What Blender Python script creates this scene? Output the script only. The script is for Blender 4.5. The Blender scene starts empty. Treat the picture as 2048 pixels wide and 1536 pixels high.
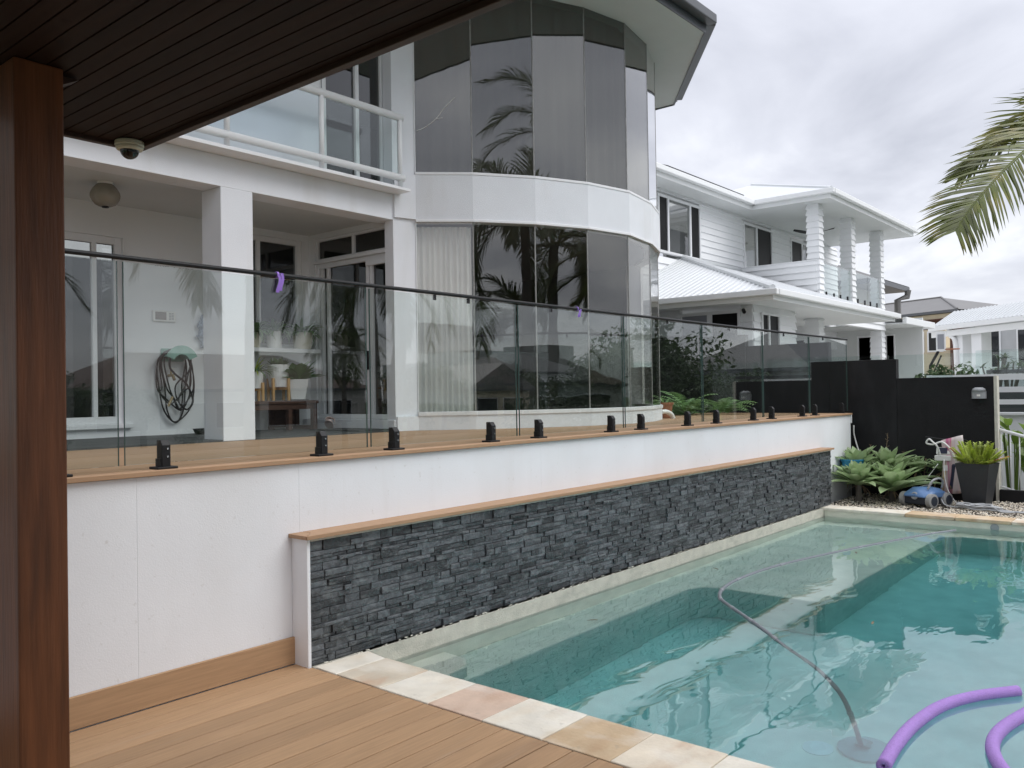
import bpy, bmesh, math, random
from mathutils import Vector, Matrix, noise as mnoise
R = random.Random(7)
PI = math.pi
scene = bpy.context.scene
COL = scene.collection

# ------------------------------------------------------------------ camera
EYE = Vector((0, 0, 1.7))
yaw, pitch, roll = 0.69863, 0.010964, -0.015753
cy, sy = math.cos(yaw), math.sin(yaw)
fwd = Vector((cy * math.cos(pitch), sy * math.cos(pitch), math.sin(pitch)))
rt0 = Vector((sy, -cy, 0)); up0 = rt0.cross(fwd)
rt = rt0 * math.cos(roll) + up0 * math.sin(roll)
up = up0 * math.cos(roll) - rt0 * math.sin(roll)
cam_d = bpy.data.cameras.new('camera'); cam = bpy.data.objects.new('camera', cam_d); COL.objects.link(cam)
cam.matrix_world = Matrix(((rt.x, up.x, -fwd.x, EYE.x), (rt.y, up.y, -fwd.y, EYE.y), (rt.z, up.z, -fwd.z, EYE.z), (0, 0, 0, 1)))
cam_d.sensor_width = 36; cam_d.lens = 36 * 1694.4 / 2048; cam_d.clip_end = 3000; cam_d.clip_start = 0.05
scene.camera = cam
scene.view_settings.view_transform = 'Standard'; scene.view_settings.look = 'None'
scene.view_settings.exposure = 0.74; scene.view_settings.gamma = 1
scene.view_settings.use_curve_mapping = False
scene.cycles.max_bounces = 10; scene.cycles.diffuse_bounces = 4; scene.cycles.glossy_bounces = 5
scene.cycles.transmission_bounces = 8; scene.cycles.transparent_max_bounces = 24

# ------------------------------------------------------------------ overcast sky
SUN_EL, SUN_AZ = math.radians(48), math.radians(-62)      # azimuth measured from +x
w = bpy.data.worlds.new('World'); scene.world = w; w.use_nodes = True
nt = w.node_tree; nt.nodes.clear()
def N(t, **kw):
    n = nt.nodes.new(t)
    for k, v in kw.items(): setattr(n, k, v)
    return n
out = N('ShaderNodeOutputWorld'); bg = N('ShaderNodeBackground'); bg.inputs[1].default_value = 0.1
sky = N('ShaderNodeTexSky'); sky.sky_type = 'NISHITA'; sky.sun_disc = False
sky.sun_elevation = SUN_EL; sky.sun_rotation = PI / 2 - SUN_AZ
tc = N('ShaderNodeTexCoord'); sep = N('ShaderNodeSeparateXYZ')
nt.links.new(tc.outputs['Generated'], sep.inputs[0])
def M(op, a, b=None, c=None):
    n = N('ShaderNodeMath', operation=op)
    for i, x in enumerate((a, b, c)):
        if x is None: continue
        if isinstance(x, (int, float)): n.inputs[i].default_value = x
        else: nt.links.new(x, n.inputs[i])
    return n.outputs[0]
zc = M('MAXIMUM', sep.outputs[2], 0.0)
den = M('ADD', zc, 0.22)
cmb = N('ShaderNodeCombineXYZ')
nt.links.new(M('DIVIDE', sep.outputs[0], den), cmb.inputs[0]); nt.links.new(M('DIVIDE', sep.outputs[1], den), cmb.inputs[1])
n1 = N('ShaderNodeTexNoise'); n1.inputs['Scale'].default_value = 1.25; n1.inputs['Detail'].default_value = 7; n1.inputs['Roughness'].default_value = 0.52
n1.inputs['Distortion'].default_value = 0.5
nt.links.new(cmb.outputs[0], n1.inputs['Vector'])
rmp = N('ShaderNodeValToRGB'); cr = rmp.color_ramp
cr.elements[0].position = 0.33; cr.elements[0].color = (0.51, 0.525, 0.59, 1)
cr.elements[1].position = 0.66; cr.elements[1].color = (1.02, 1.03, 1.06, 1)
e = cr.elements.new(0.5); e.color = (0.72, 0.735, 0.805, 1)
nt.links.new(n1.outputs['Fac'], rmp.inputs[0])
grad = M('ADD', M('MULTIPLY', M('POWER', zc, 2.4), 1.3), 1.0)      # overcast: brighter towards the zenith
vm = N('ShaderNodeVectorMath', operation='SCALE'); nt.links.new(rmp.outputs[0], vm.inputs[0]); nt.links.new(M('MULTIPLY', grad, 6.8), vm.inputs['Scale'])
mx = N('ShaderNodeMix', data_type='RGBA'); mx.inputs[0].default_value = 0.92
nt.links.new(sky.outputs[0], mx.inputs[6]); nt.links.new(vm.outputs[0], mx.inputs[7])
nt.links.new(mx.outputs[2], bg.inputs[0]); nt.links.new(bg.outputs[0], out.inputs[0])

sl = bpy.data.lights.new('sun', 'SUN'); sl.energy = 1.15; sl.angle = math.radians(50); sl.color = (1, 0.985, 0.96)
so = bpy.data.objects.new('sun', sl); COL.objects.link(so)
sd = Vector((math.cos(SUN_EL) * math.cos(SUN_AZ), math.cos(SUN_EL) * math.sin(SUN_AZ), math.sin(SUN_EL)))
so.rotation_euler = sd.to_track_quat('Z', 'Y').to_euler()

# ------------------------------------------------------------------ materials
MATS = {}
def mat(name, col, rough=0.6, var=0.0, vscale=4.0, bump=0.0, bscale=60.0, metal=0.0, spec=0.5, rand=0.0, stretch=None, detail=4, island=False, trans=0.0, coat=0.0, sub=0.0):
    m = bpy.data.materials.new(name); m.use_nodes = True; t = m.node_tree; b = t.nodes['Principled BSDF']
    L = t.links.new
    def nn(k): return t.nodes.new(k)
    b.inputs['Roughness'].default_value = rough; b.inputs['Metallic'].default_value = metal
    b.inputs['Specular IOR Level'].default_value = spec; b.inputs['Coat Weight'].default_value = coat
    if sub: b.inputs['Subsurface Weight'].default_value = sub; b.inputs['Subsurface Radius'].default_value = (.02, .02, .02)
    co = nn('ShaderNodeTexCoord').outputs['Object']
    if stretch:
        mp = nn('ShaderNodeMapping'); mp.inputs['Scale'].default_value = stretch; L(co, mp.inputs[0]); co = mp.outputs[0]
    cur = None
    c4 = (*col, 1)
    if var or rand:
        no = nn('ShaderNodeTexNoise'); no.inputs['Scale'].default_value = vscale; no.inputs['Detail'].default_value = detail; L(co, no.inputs[0])
        mr = nn('ShaderNodeMapRange'); mr.inputs[1].default_value = .25; mr.inputs[2].default_value = .75
        mr.inputs[3].default_value = 1 - var; mr.inputs[4].default_value = 1 + var; L(no.outputs[0], mr.inputs[0])
        f = mr.outputs[0]
        if rand:
            oi = nn('ShaderNodeObjectInfo'); rr = oi.outputs['Random']
            if island:
                g = nn('ShaderNodeNewGeometry'); a = nn('ShaderNodeMath'); a.operation = 'ADD'; L(rr, a.inputs[0]); L(g.outputs['Random Per Island'], a.inputs[1])
                fr = nn('ShaderNodeMath'); fr.operation = 'FRACT'; L(a.outputs[0], fr.inputs[0]); rr = fr.outputs[0]
            m2 = nn('ShaderNodeMapRange'); m2.inputs[3].default_value = 1 - rand; m2.inputs[4].default_value = 1 + rand; L(rr, m2.inputs[0])
            mu = nn('ShaderNodeMath'); mu.operation = 'MULTIPLY'; L(f, mu.inputs[0]); L(m2.outputs[0], mu.inputs[1]); f = mu.outputs[0]
        vs = nn('ShaderNodeVectorMath'); vs.operation = 'SCALE'; vs.inputs[0].default_value = col; L(f, vs.inputs['Scale'])
        L(vs.outputs[0], b.inputs['Base Color']); cur = vs.outputs[0]
    else:
        b.inputs['Base Color'].default_value = c4
    if bump:
        n2 = nn('ShaderNodeTexNoise'); n2.inputs['Scale'].default_value = bscale; n2.inputs['Detail'].default_value = 3; L(co, n2.inputs[0])
        bp = nn('ShaderNodeBump'); bp.inputs['Strength'].default_value = bump; bp.inputs['Distance'].default_value = .01; L(n2.outputs[0], bp.inputs['Height'])
        L(bp.outputs[0], b.inputs['Normal'])
    if trans:
        b.inputs['Transmission Weight'].default_value = trans
    MATS[name] = m; return m

def stain(m, col, scale, lo, hi, amt, stretch=(1, 1, 1)):
    """a second noise that mixes a stain colour into the base colour"""
    t = m.node_tree; b = t.nodes['Principled BSDF']; L = t.links.new
    mix = t.nodes.new('ShaderNodeMix'); mix.data_type = 'RGBA'
    src = b.inputs['Base Color'].links[0].from_socket if b.inputs['Base Color'].links else None
    if src: L(src, mix.inputs[6])
    else: mix.inputs[6].default_value = b.inputs['Base Color'].default_value
    mix.inputs[7].default_value = (*col, 1)
    tcx = t.nodes.new('ShaderNodeTexCoord'); mp = t.nodes.new('ShaderNodeMapping'); mp.inputs['Scale'].default_value = stretch; mp.inputs['Location'].default_value = (3.3, 1.7, 9.1)
    L(tcx.outputs['Object'], mp.inputs[0])
    no = t.nodes.new('ShaderNodeTexNoise'); no.inputs['Scale'].default_value = scale; no.inputs['Detail'].default_value = 6; L(mp.outputs[0], no.inputs[0])
    mr = t.nodes.new('ShaderNodeMapRange'); mr.inputs[1].default_value = lo; mr.inputs[2].default_value = hi; mr.inputs[4].default_value = amt; L(no.outputs[0], mr.inputs[0])
    L(mr.outputs[0], mix.inputs[0]); L(mix.outputs[2], b.inputs['Base Color']); return m

def glassmat(name, tint, ior, gl=1.0, boost=1.0, rough=0.0, wob=0.0):
    """thin architectural pane: clear tinted sheet that mirrors by fresnel"""
    m = bpy.data.materials.new(name); m.use_nodes = True; t = m.node_tree; t.nodes.clear(); L = t.links.new
    o = t.nodes.new('ShaderNodeOutputMaterial'); tr = t.nodes.new('ShaderNodeBsdfTransparent'); tr.inputs[0].default_value = (*tint, 1)
    g = t.nodes.new('ShaderNodeBsdfGlossy'); g.inputs[0].default_value = (gl, gl, gl, 1); g.inputs['Roughness'].default_value = rough
    fr = t.nodes.new('ShaderNodeFresnel'); fr.inputs[0].default_value = ior
    geo = t.nodes.new('ShaderNodeNewGeometry')
    mu = t.nodes.new('ShaderNodeMath'); mu.operation = 'MULTIPLY'; mu.use_clamp = True; mu.inputs[1].default_value = boost; L(fr.outputs[0], mu.inputs[0])
    # fresnel of the back side of a pane equals the front side
    dot = t.nodes.new('ShaderNodeVectorMath'); dot.operation = 'DOT_PRODUCT'; L(geo.outputs['Incoming'], dot.inputs[0]); L(geo.outputs['True Normal'], dot.inputs[1])
    ab = t.nodes.new('ShaderNodeMath'); ab.operation = 'ABSOLUTE'; L(dot.outputs['Value'], ab.inputs[0])
    om = t.nodes.new('ShaderNodeMath'); om.operation = 'SUBTRACT'; om.inputs[0].default_value = 1; L(ab.outputs[0], om.inputs[1])
    pw = t.nodes.new('ShaderNodeMath'); pw.operation = 'POWER'; pw.inputs[1].default_value = 5; L(om.outputs[0], pw.inputs[0])
    r0 = ((ior - 1) / (ior + 1)) ** 2
    ma = t.nodes.new('ShaderNodeMath'); ma.operation = 'MULTIPLY_ADD'; ma.inputs[1].default_value = 1 - r0; ma.inputs[2].default_value = r0; L(pw.outputs[0], ma.inputs[0])
    L(ma.outputs[0], mu.inputs[0])
    t.nodes.remove(fr)
    if wob:
        tcx = t.nodes.new('ShaderNodeTexCoord'); no = t.nodes.new('ShaderNodeTexNoise'); no.inputs['Scale'].default_value = 1.6; L(tcx.outputs['Object'], no.inputs[0])
        bp = t.nodes.new('ShaderNodeBump'); bp.inputs['Strength'].default_value = wob; bp.inputs['Distance'].default_value = .02; L(no.outputs[0], bp.inputs['Height']); L(bp.outputs[0], g.inputs['Normal'])
    mx = t.nodes.new('ShaderNodeMixShader'); L(mu.outputs[0], mx.inputs[0]); L(tr.outputs[0], mx.inputs[1]); L(g.outputs[0], mx.inputs[2]); L(mx.outputs[0], o.inputs[0])
    MATS[name] = m; return m

mat('white_render', (.77, .785, .81), .75, var=.03, vscale=2.2, bump=.12, bscale=120)
stain(MATS['white_render'], (.60, .59, .57), 1.1, .52, .8, .35, (1, 1, .35)); stain(MATS['white_render'], (.50, .48, .44), 9, .62, .84, .12, (1, 1, .10)); stain(MATS['white_render'], (.46, .44, .40), 26, .66, .78, .35)
mat('stucco', (.77, .785, .815), .8, var=.03, vscale=3, bump=.32, bscale=150)
stain(MATS['stucco'], (.55, .53, .48), 1.6, .58, .85, .4, (1.5, 1.5, .3))
mat('paint_white', (.78, .79, .80), .5, var=.02, vscale=2)
mat('trim_white', (.82, .82, .83), .35, var=.02, vscale=6)
stain(MATS['trim_white'], (.5, .48, .44), 7, .62, .8, .35)
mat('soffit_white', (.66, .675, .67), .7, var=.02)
mat('deck', (.39, .245, .138), .62, var=.13, vscale=3, rand=.11, stretch=(1.2, 22, 22), bump=.10, bscale=9, spec=.3)
mat('deck_light', (.38, .238, .142), .6, var=.09, vscale=3, rand=.05, stretch=(1.2, 22, 22), bump=.08, bscale=9, spec=.3)
stain(MATS['deck'], (.20, .125, .08), 1.3, .5, .78, .35, (.5, 3, 1)); stain(MATS['deck'], (.46, .36, .28), 5, .62, .8, .3, (.4, 6, 1))
mat('slate', (.066, .073, .079), .55, var=.45, vscale=26, bump=1.0, bscale=46, rand=.58, island=True, spec=.5)
stain(MATS['slate'], (.24, .26, .26), 9, .53, .71, .42, (1, 1, 3))
stain(MATS['slate'], (.50, .50, .48), 30, .70, .80, .7, (1, 1, 2))
mat('mortar', (.60, .58, .50), .85, var=.12, vscale=14, bump=.4, bscale=90)
mat('mortar_dark', (.03, .033, .036), .9)
mat('sandstone', (.66, .58, .46), .6, var=.14, vscale=6, rand=.16, bump=.25, bscale=40, detail=7)
stain(MATS['sandstone'], (.50, .31, .19), 3.0, .50, .70, .65, (1, 2.5, 1))
stain(MATS['sandstone'], (.80, .77, .70), 2.2, .5, .72, .6, (2, 1, 1))
mat('plaster', (.80, .775, .665), .8, var=.10, vscale=5, bump=.3, bscale=80, detail=8)
stain(MATS['plaster'], (.50, .55, .46), 2.6, .5, .72, .45)
for nm_, c_, s_, a_ in (('sandstone_pale', (.74, .69, .59), (.60, .46, .30), .35), ('sandstone_pink', (.60, .45, .35), (.48, .30, .20), .6), ('sandstone_tan', (.58, .43, .27), (.42, .26, .14), .55)):
    mm_ = mat(nm_, c_, .6, var=.12, vscale=7, rand=.07, bump=.25, bscale=40, detail=8); stain(mm_, s_, 3.4, .50, .72, a_, (1, 2.2, 1)); stain(mm_, (.80, .77, .70), 2.6, .5, .72, .55, (2, 1, 1)); stain(mm_, (.30, .26, .2), 14, .66, .78, .4)
mat('ledge', (.50, .48, .41), .85, var=.14, vscale=10, bump=.4, bscale=90); stain(MATS['ledge'], (.32, .32, .27), 5, .5, .75, .6, (1, 1, 3))
mat('pebble', (.68, .60, .48), .7, var=.1, vscale=20, rand=.45, island=True)
stain(MATS['pebble'], (.75, .73, .68), 12, .52, .6, .7)
mat('soil', (.05, .04, .03), .95, var=.3, vscale=10)
mat('black_wall', (.012, .012, .013), .75, var=.25, vscale=3, bump=.25, bscale=80, spec=.3)
stain(MATS['black_wall'], (.045, .045, .048), 2.5, .52, .8, .5, (1, 1, .3))
mat('black_metal', (.010, .010, .011), .5, spec=.3)
mat('steel', (.6, .6, .6), .25, metal=1)
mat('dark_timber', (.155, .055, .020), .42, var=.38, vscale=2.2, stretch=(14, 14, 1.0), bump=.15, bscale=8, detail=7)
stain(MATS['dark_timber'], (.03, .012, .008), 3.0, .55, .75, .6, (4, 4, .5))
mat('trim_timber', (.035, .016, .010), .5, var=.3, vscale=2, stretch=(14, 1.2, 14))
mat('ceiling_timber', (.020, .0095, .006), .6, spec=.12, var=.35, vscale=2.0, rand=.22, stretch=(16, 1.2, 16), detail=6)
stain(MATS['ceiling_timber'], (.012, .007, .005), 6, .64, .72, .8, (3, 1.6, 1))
mat('bench_timber', (.075, .035, .022), .5, var=.3, vscale=3, stretch=(2, 12, 12))
mat('pale_timber', (.55, .33, .13), .5, var=.15, vscale=4, stretch=(10, 10, 1))
mat('tile', (.045, .05, .052), .55, var=.3, vscale=7, rand=.12)
mat('grout', (.10, .10, .10), .9)
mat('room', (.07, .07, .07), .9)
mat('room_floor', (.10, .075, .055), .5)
mat('curtain', (.84, .84, .85), .9, var=.03)
mat('sheer', (.38, .38, .37), .9, var=.06, vscale=9, stretch=(6, 6, .2))
mat('mullion', (.27, .27, .26), .6, var=.25, vscale=18)
mat('gutter_dark', (.085, .09, .10), .4)
mat('gutter_white', (.84, .85, .85), .4, var=.015)
mat('roof_white', (.62, .64, .65), .45, var=.03, vscale=1)
mat('weatherboard', (.84, .85, .86), .55, var=.015, vscale=1.5)
mat('roof_grey', (.16, .155, .15), .5, var=.06, vscale=1)
mat('roof_dark', (.05, .052, .055), .6, var=.1, vscale=2)
mat('roof_red', (.085, .05, .04), .75, var=.2, vscale=3, rand=.15)
mat('cream', (.60, .52, .38), .75, var=.04)
mat('grey_wall', (.40, .41, .42), .75, var=.05)
mat('pale_wall', (.62, .60, .55), .75, var=.05)
mat('brown_cladding', (.10, .045, .03), .6, var=.1)
mat('blind_grey', (.27, .28, .31), .6)
mat('far_pane', (.02, .022, .026), .08)
mat('black_pane', (.010, .010, .010), .45, spec=.15)
mat('solar', (.012, .014, .02), .3)
mat('pot_white', (.78, .78, .76), .35, var=.03)
mat('pot_cream', (.62, .59, .48), .5, var=.04)
mat('pot_char', (.028, .03, .033), .5, var=.12, vscale=20)
mat('terracotta', (.33, .13, .07), .7)
mat('hose_dark', (.016, .015, .015), .45, var=.3, vscale=8)
mat('hose_green', (.22, .40, .34), .45, var=.15, vscale=10)
mat('brass', (.45, .36, .22), .4, metal=.8)
mat('plastic_white', (.78, .77, .74), .4)
mat('plastic_grey', (.34, .35, .36), .45)
mat('screen', (.28, .24, .22), .2)
mat('cam_shell', (.55, .53, .42), .45)
mat('dome_black', (.008, .008, .008), .08)
mat('globe', (.30, .27, .22), .12, var=.08, vscale=6)
mat('purple_foam', (.41, .24, .62), .75, var=.07, vscale=40, bump=.6, bscale=150)
mat('purple_ribbon', (.26, .14, .52), .5)
mat('hose_pool', (.17, .18, .20), .45)
mat('robot_blue', (.10, .20, .40), .3, var=.08, vscale=6)
mat('robot_dark', (.02, .026, .04), .45)
mat('tyre_grey', (.30, .30, .29), .7)
mat('coupling_grey', (.24, .25, .27), .5)
mat('cable_grey', (.44, .45, .46), .5)
mat('navy', (.015, .02, .05), .3)
mat('bucket_blue', (.02, .22, .42), .4, var=.1)
mat('pink', (.62, .50, .50), .9, var=.06, vscale=6)
mat('slipper', (.72, .58, .54), .8)
mat('cloth_dot', (.30, .34, .42), .9, var=.5, vscale=60)
mat('mat_rubber', (.03, .033, .034), .9, bump=.8, bscale=120)
mat('lawn', (.05, .085, .03), .9, var=.25, vscale=3)
mat('canal', (.03, .045, .045), .08)
mat('bark', (.13, .115, .10), .9, var=.25, vscale=4, bump=.5, bscale=30)
def leafmat(n, c, rough=.45, var=.2, vs=3.0, rand=.15):
    m = mat(n, c, rough, var=var, vscale=vs, rand=rand, island=True)
    b = m.node_tree.nodes['Principled BSDF']
    t = m.node_tree; tl = t.nodes.new('ShaderNodeBsdfTranslucent'); o = [x for x in t.nodes if x.type == 'OUTPUT_MATERIAL'][0]
    t.links.new(b.inputs['Base Color'].links[0].from_socket, tl.inputs[0])
    mx = t.nodes.new('ShaderNodeMixShader'); mx.inputs[0].default_value = .3; t.links.new(b.outputs[0], mx.inputs[1]); t.links.new(tl.outputs[0], mx.inputs[2]); t.links.new(mx.outputs[0], o.inputs[0])
    return m
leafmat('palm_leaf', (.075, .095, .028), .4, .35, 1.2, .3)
stain(leafmat('palm_yellow_green', (.105, .13, .012), .4, .35, 2.2, .35), (.30, .23, .03), 3.5, .50, .68, .65, (1, 1, .6))  # yellow-green palm leaf with yellower patches
leafmat('agave', (.35, .46, .24), .45, .14, 3, .12)
leafmat('fern_leaf', (.17, .29, .11), .5, .25, 3, .25)
leafmat('lime_leaf', (.34, .42, .06), .45, .2, 3, .25)
leafmat('orange_leaf', (.45, .20, .03), .5, .2, 3, .2)
leafmat('heli_leaf', (.17, .26, .05), .4, .2, 2, .2)
leafmat('dark_leaf', (.10, .23, .065), .35, .25, 4, .3)
leafmat('succulent', (.22, .30, .18), .5, .2, 6, .25)
leafmat('tree_leaf', (.045, .075, .028), .5, .3, 1.5, .35)
leafmat('hedge_leaf', (.06, .10, .035), .5, .3, 1.5, .3)
mat('dead_leaf', (.22, .16, .10), .9, var=.2)
glassmat('fence_glass', (.945, .982, .970), 1.52, boost=1.55)
glassmat('window_glass', (.62, .63, .62), 1.52, boost=1.7, wob=.05)
glassmat('bay_glass', (.60, .60, .58), 1.62, boost=2.2, gl=.90, wob=.06)
glassmat('lower_glass', (.90, .90, .88), 1.60, boost=1.5, gl=.92, wob=.06)
glassmat('clear_glass', (.93, .97, .96), 1.5, boost=1.2)
glassmat('frosted_glass', (.90, .94, .96), 1.5, boost=1.6)
m = mat('glass_edge', (.05, .10, .09), .2)
# towel: pale with pink and yellow stripes
m = MATS['pink']; stain(m, (.50, .08, .22), 1.0, .50, .58, .9, (2, 9, .35)); stain(m, (.75, .55, .12), 1.0, .60, .66, .8, (2, 12, 1.2)); stain(m, (.78, .74, .70), .8, .50, .6, .9, (2, 5, .6))

# water: refracting surface, teal absorbing volume
m = bpy.data.materials.new('water'); m.use_nodes = True; t = m.node_tree; t.nodes.clear(); L = t.links.new
o = t.nodes.new('ShaderNodeOutputMaterial')
rf = t.nodes.new('ShaderNodeBsdfRefraction'); rf.inputs['IOR'].default_value = 1.33; rf.inputs['Roughness'].default_value = 0
gl = t.nodes.new('ShaderNodeBsdfGlossy'); gl.inputs['Roughness'].default_value = 0.0
fr = t.nodes.new('ShaderNodeFresnel'); fr.inputs[0].default_value = 1.33
mu = t.nodes.new('ShaderNodeMath'); mu.operation = 'MULTIPLY'; mu.use_clamp = True; L(fr.outputs[0], mu.inputs[0])
gw = t.nodes.new('ShaderNodeNewGeometry'); bw_ = t.nodes.new('ShaderNodeMapRange'); bw_.inputs[3].default_value = 3.1; bw_.inputs[4].default_value = 1.0; L(gw.outputs['Backfacing'], bw_.inputs[0]); L(bw_.outputs[0], mu.inputs[1])
mn = t.nodes.new('ShaderNodeMath'); mn.operation = 'MINIMUM'; L(mu.outputs[0], mn.inputs[0]); cap_ = t.nodes.new('ShaderNodeMapRange'); cap_.inputs[3].default_value = .40; cap_.inputs[4].default_value = 1.0; L(gw.outputs['Backfacing'], cap_.inputs[0]); L(cap_.outputs[0], mn.inputs[1])
mx = t.nodes.new('ShaderNodeMixShader'); L(mn.outputs[0], mx.inputs[0]); L(rf.outputs[0], mx.inputs[1]); L(gl.outputs[0], mx.inputs[2]); L(mx.outputs[0], o.inputs['Surface'])
tcx = t.nodes.new('ShaderNodeTexCoord')
mp = t.nodes.new('ShaderNodeMapping'); mp.inputs['Rotation'].default_value = (0, 0, -.7); mp.inputs['Scale'].default_value = (1.0, 2.2, 1); L(tcx.outputs['Object'], mp.inputs[0])
na = t.nodes.new('ShaderNodeTexNoise'); na.inputs['Scale'].default_value = 2.1; na.inputs['Detail'].default_value = 2.0; na.inputs['Distortion'].default_value = .6; L(mp.outputs[0], na.inputs[0])
nb = t.nodes.new('ShaderNodeTexNoise'); nb.inputs['Scale'].default_value = .45; L(tcx.outputs['Object'], nb.inputs[0])
mr = t.nodes.new('ShaderNodeMapRange'); mr.inputs[1].default_value = .42; mr.inputs[2].default_value = .66; mr.inputs[3].default_value = .10; mr.inputs[4].default_value = 1; L(nb.outputs[0], mr.inputs[0])
mm = t.nodes.new('ShaderNodeMath'); mm.operation = 'MULTIPLY'; L(na.outputs[0], mm.inputs[0]); L(mr.outputs[0], mm.inputs[1])
bp = t.nodes.new('ShaderNodeBump'); bp.inputs['Strength'].default_value = .18; bp.inputs['Distance'].default_value = .03; L(mm.outputs[0], bp.inputs['Height'])
for n_ in (rf, gl, fr): L(bp.outputs[0], n_.inputs['Normal'])
va = t.nodes.new('ShaderNodeVolumeAbsorption'); va.inputs[0].default_value = (.20, .82, .905, 1); va.inputs[1].default_value = .50; L(va.outputs[0], o.inputs['Volume'])
MATS['water'] = m

# ------------------------------------------------------------------ helpers
WORLD = {}
def mesh_from(v, f, name, mt, smooth=False, recalc=False):
    me = bpy.data.meshes.new(name); me.from_pydata(v, [], f)
    if recalc:
        bm = bmesh.new(); bm.from_mesh(me); bmesh.ops.recalc_face_normals(bm, faces=bm.faces); bm.to_mesh(me); bm.free()
    if smooth: me.polygons.foreach_set('use_smooth', [True] * len(me.polygons))
    me.materials.append(MATS[mt]); return me
def link(o, parent):
    COL.objects.link(o)
    base = Vector((0, 0, 0))
    if parent is not None:
        o.parent = parent; base = WORLD[parent.name]
    return base
class MB:
    def __init__(s): s.v = []; s.f = []
    def add(s, vs, fs):
        n = len(s.v); s.v += [tuple(x) for x in vs]; s.f += [tuple(i + n for i in q) for q in fs]; return s
    def box(s, x0, x1, y0, y1, z0, z1):
        x0, x1 = min(x0, x1), max(x0, x1); y0, y1 = min(y0, y1), max(y0, y1); z0, z1 = min(z0, z1), max(z0, z1)
        return s.add([(x0, y0, z0), (x1, y0, z0), (x1, y1, z0), (x0, y1, z0), (x0, y0, z1), (x1, y0, z1), (x1, y1, z1), (x0, y1, z1)],
                     [(0, 3, 2, 1), (4, 5, 6, 7), (0, 1, 5, 4), (1, 2, 6, 5), (2, 3, 7, 6), (3, 0, 4, 7)])
    def obox(s, c, ax, ay, az):
        c, ax, ay, az = map(Vector, (c, ax, ay, az))
        if ax.cross(ay).dot(az) < 0: az = -az
        P = [c + ax * i + ay * j + az * k for k in (-1, 1) for i, j in ((-1, -1), (1, -1), (1, 1), (-1, 1))]
        return s.add(P, [(0, 3, 2, 1), (4, 5, 6, 7), (0, 1, 5, 4), (1, 2, 6, 5), (2, 3, 7, 6), (3, 0, 4, 7)])
    def bar(s, a, b, wd, ht, upv=(0, 0, 1)):          # box from a to b, width wd sideways, height ht along up
        a, b = Vector(a), Vector(b); d = (b - a); u = Vector(upv); sd_ = d.cross(u).normalized(); u = sd_.cross(d).normalized()
        return s.obox((a + b) / 2, d / 2, sd_ * wd / 2, u * ht / 2)
    def prism(s, pts, z0, z1):
        ar = sum(pts[i][0] * pts[(i + 1) % len(pts)][1] - pts[(i + 1) % len(pts)][0] * pts[i][1] for i in range(len(pts)))
        if ar < 0: pts = pts[::-1]
        n = len(pts)
        return s.add([(x, y, z0) for x, y in pts] + [(x, y, z1) for x, y in pts],
                     [tuple(range(n))[::-1], tuple(range(n, 2 * n))] + [(i, (i + 1) % n, n + (i + 1) % n, n + i) for i in range(n)])
    def tube(s, pts, r, n=8, cap=True):
        pts = [Vector(p) for p in pts]; k = len(pts); rs = r if isinstance(r, (list, tuple)) else [r] * k
        vs = []; prev = None
        for i, p in enumerate(pts):
            tg = (pts[min(i + 1, k - 1)] - pts[max(i - 1, 0)]).normalized()
            a = prev if prev is not None else (Vector((0, 0, 1)) if abs(tg.z) < .9 else Vector((1, 0, 0)))
            a = (a - tg * a.dot(tg)).normalized(); b = tg.cross(a); prev = a
            vs += [p + (a * math.cos(2 * PI * j / n) + b * math.sin(2 * PI * j / n)) * rs[i] for j in range(n)]
        fs = [(i * n + j, i * n + (j + 1) % n, (i + 1) * n + (j + 1) % n, (i + 1) * n + j) for i in range(k - 1) for j in range(n)]
        if cap: fs += [tuple(range(n))[::-1], tuple((k - 1) * n + j for j in range(n))]
        return s.add(vs, fs)
    def lathe(s, prof, c, n=20, axis=None):
        c = Vector(c); ax = Vector(axis).normalized() if axis else Vector((0, 0, 1))
        a = Vector((1, 0, 0)) if abs(ax.x) < .9 else Vector((0, 1, 0)); a = (a - ax * a.dot(ax)).normalized(); b = ax.cross(a)
        k = len(prof)
        vs = [c + ax * z + (a * math.cos(2 * PI * j / n) + b * math.sin(2 * PI * j / n)) * max(r, 1e-4) for r, z in prof for j in range(n)]
        fs = [(i * n + j, i * n + (j + 1) % n, (i + 1) * n + (j + 1) % n, (i + 1) * n + j) for i in range(k - 1) for j in range(n)]
        fs += [tuple(range(n))[::-1], tuple((k - 1) * n + j for j in range(n))]
        return s.add(vs, fs)
    def build(s, name, mt, parent=None, smooth=False, bevel=0, recalc=False, seg=2):
        o = bpy.data.objects.new(name, mesh_from(s.v, s.f, name, mt, smooth, recalc))
        base = link(o, parent); o.location = -base; WORLD[o.name] = Vector((0, 0, 0))
        if bevel:
            md = o.modifiers.new('bevel', 'BEVEL'); md.width = bevel; md.segments = seg; md.limit_method = 'ANGLE'; md.angle_limit = math.radians(40)
        return o
def box(*a): return MB().box(*a)
def tag(o, label=None, cat=None, group=None, kind=None):
    for k, v in (('label', label), ('category', cat), ('group', group), ('kind', kind)):
        if v: o[k] = v
    return o
def thing(name, label, cat, loc=(0, 0, 0), group=None):
    o = bpy.data.objects.new(name, None); COL.objects.link(o); o.location = loc; o.empty_display_size = .1
    WORLD[o.name] = Vector(loc); return tag(o, label, cat, group)
def struct(mb, name, mt, **kw): return tag(mb.build(name, mt, **kw), kind='structure')
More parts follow.
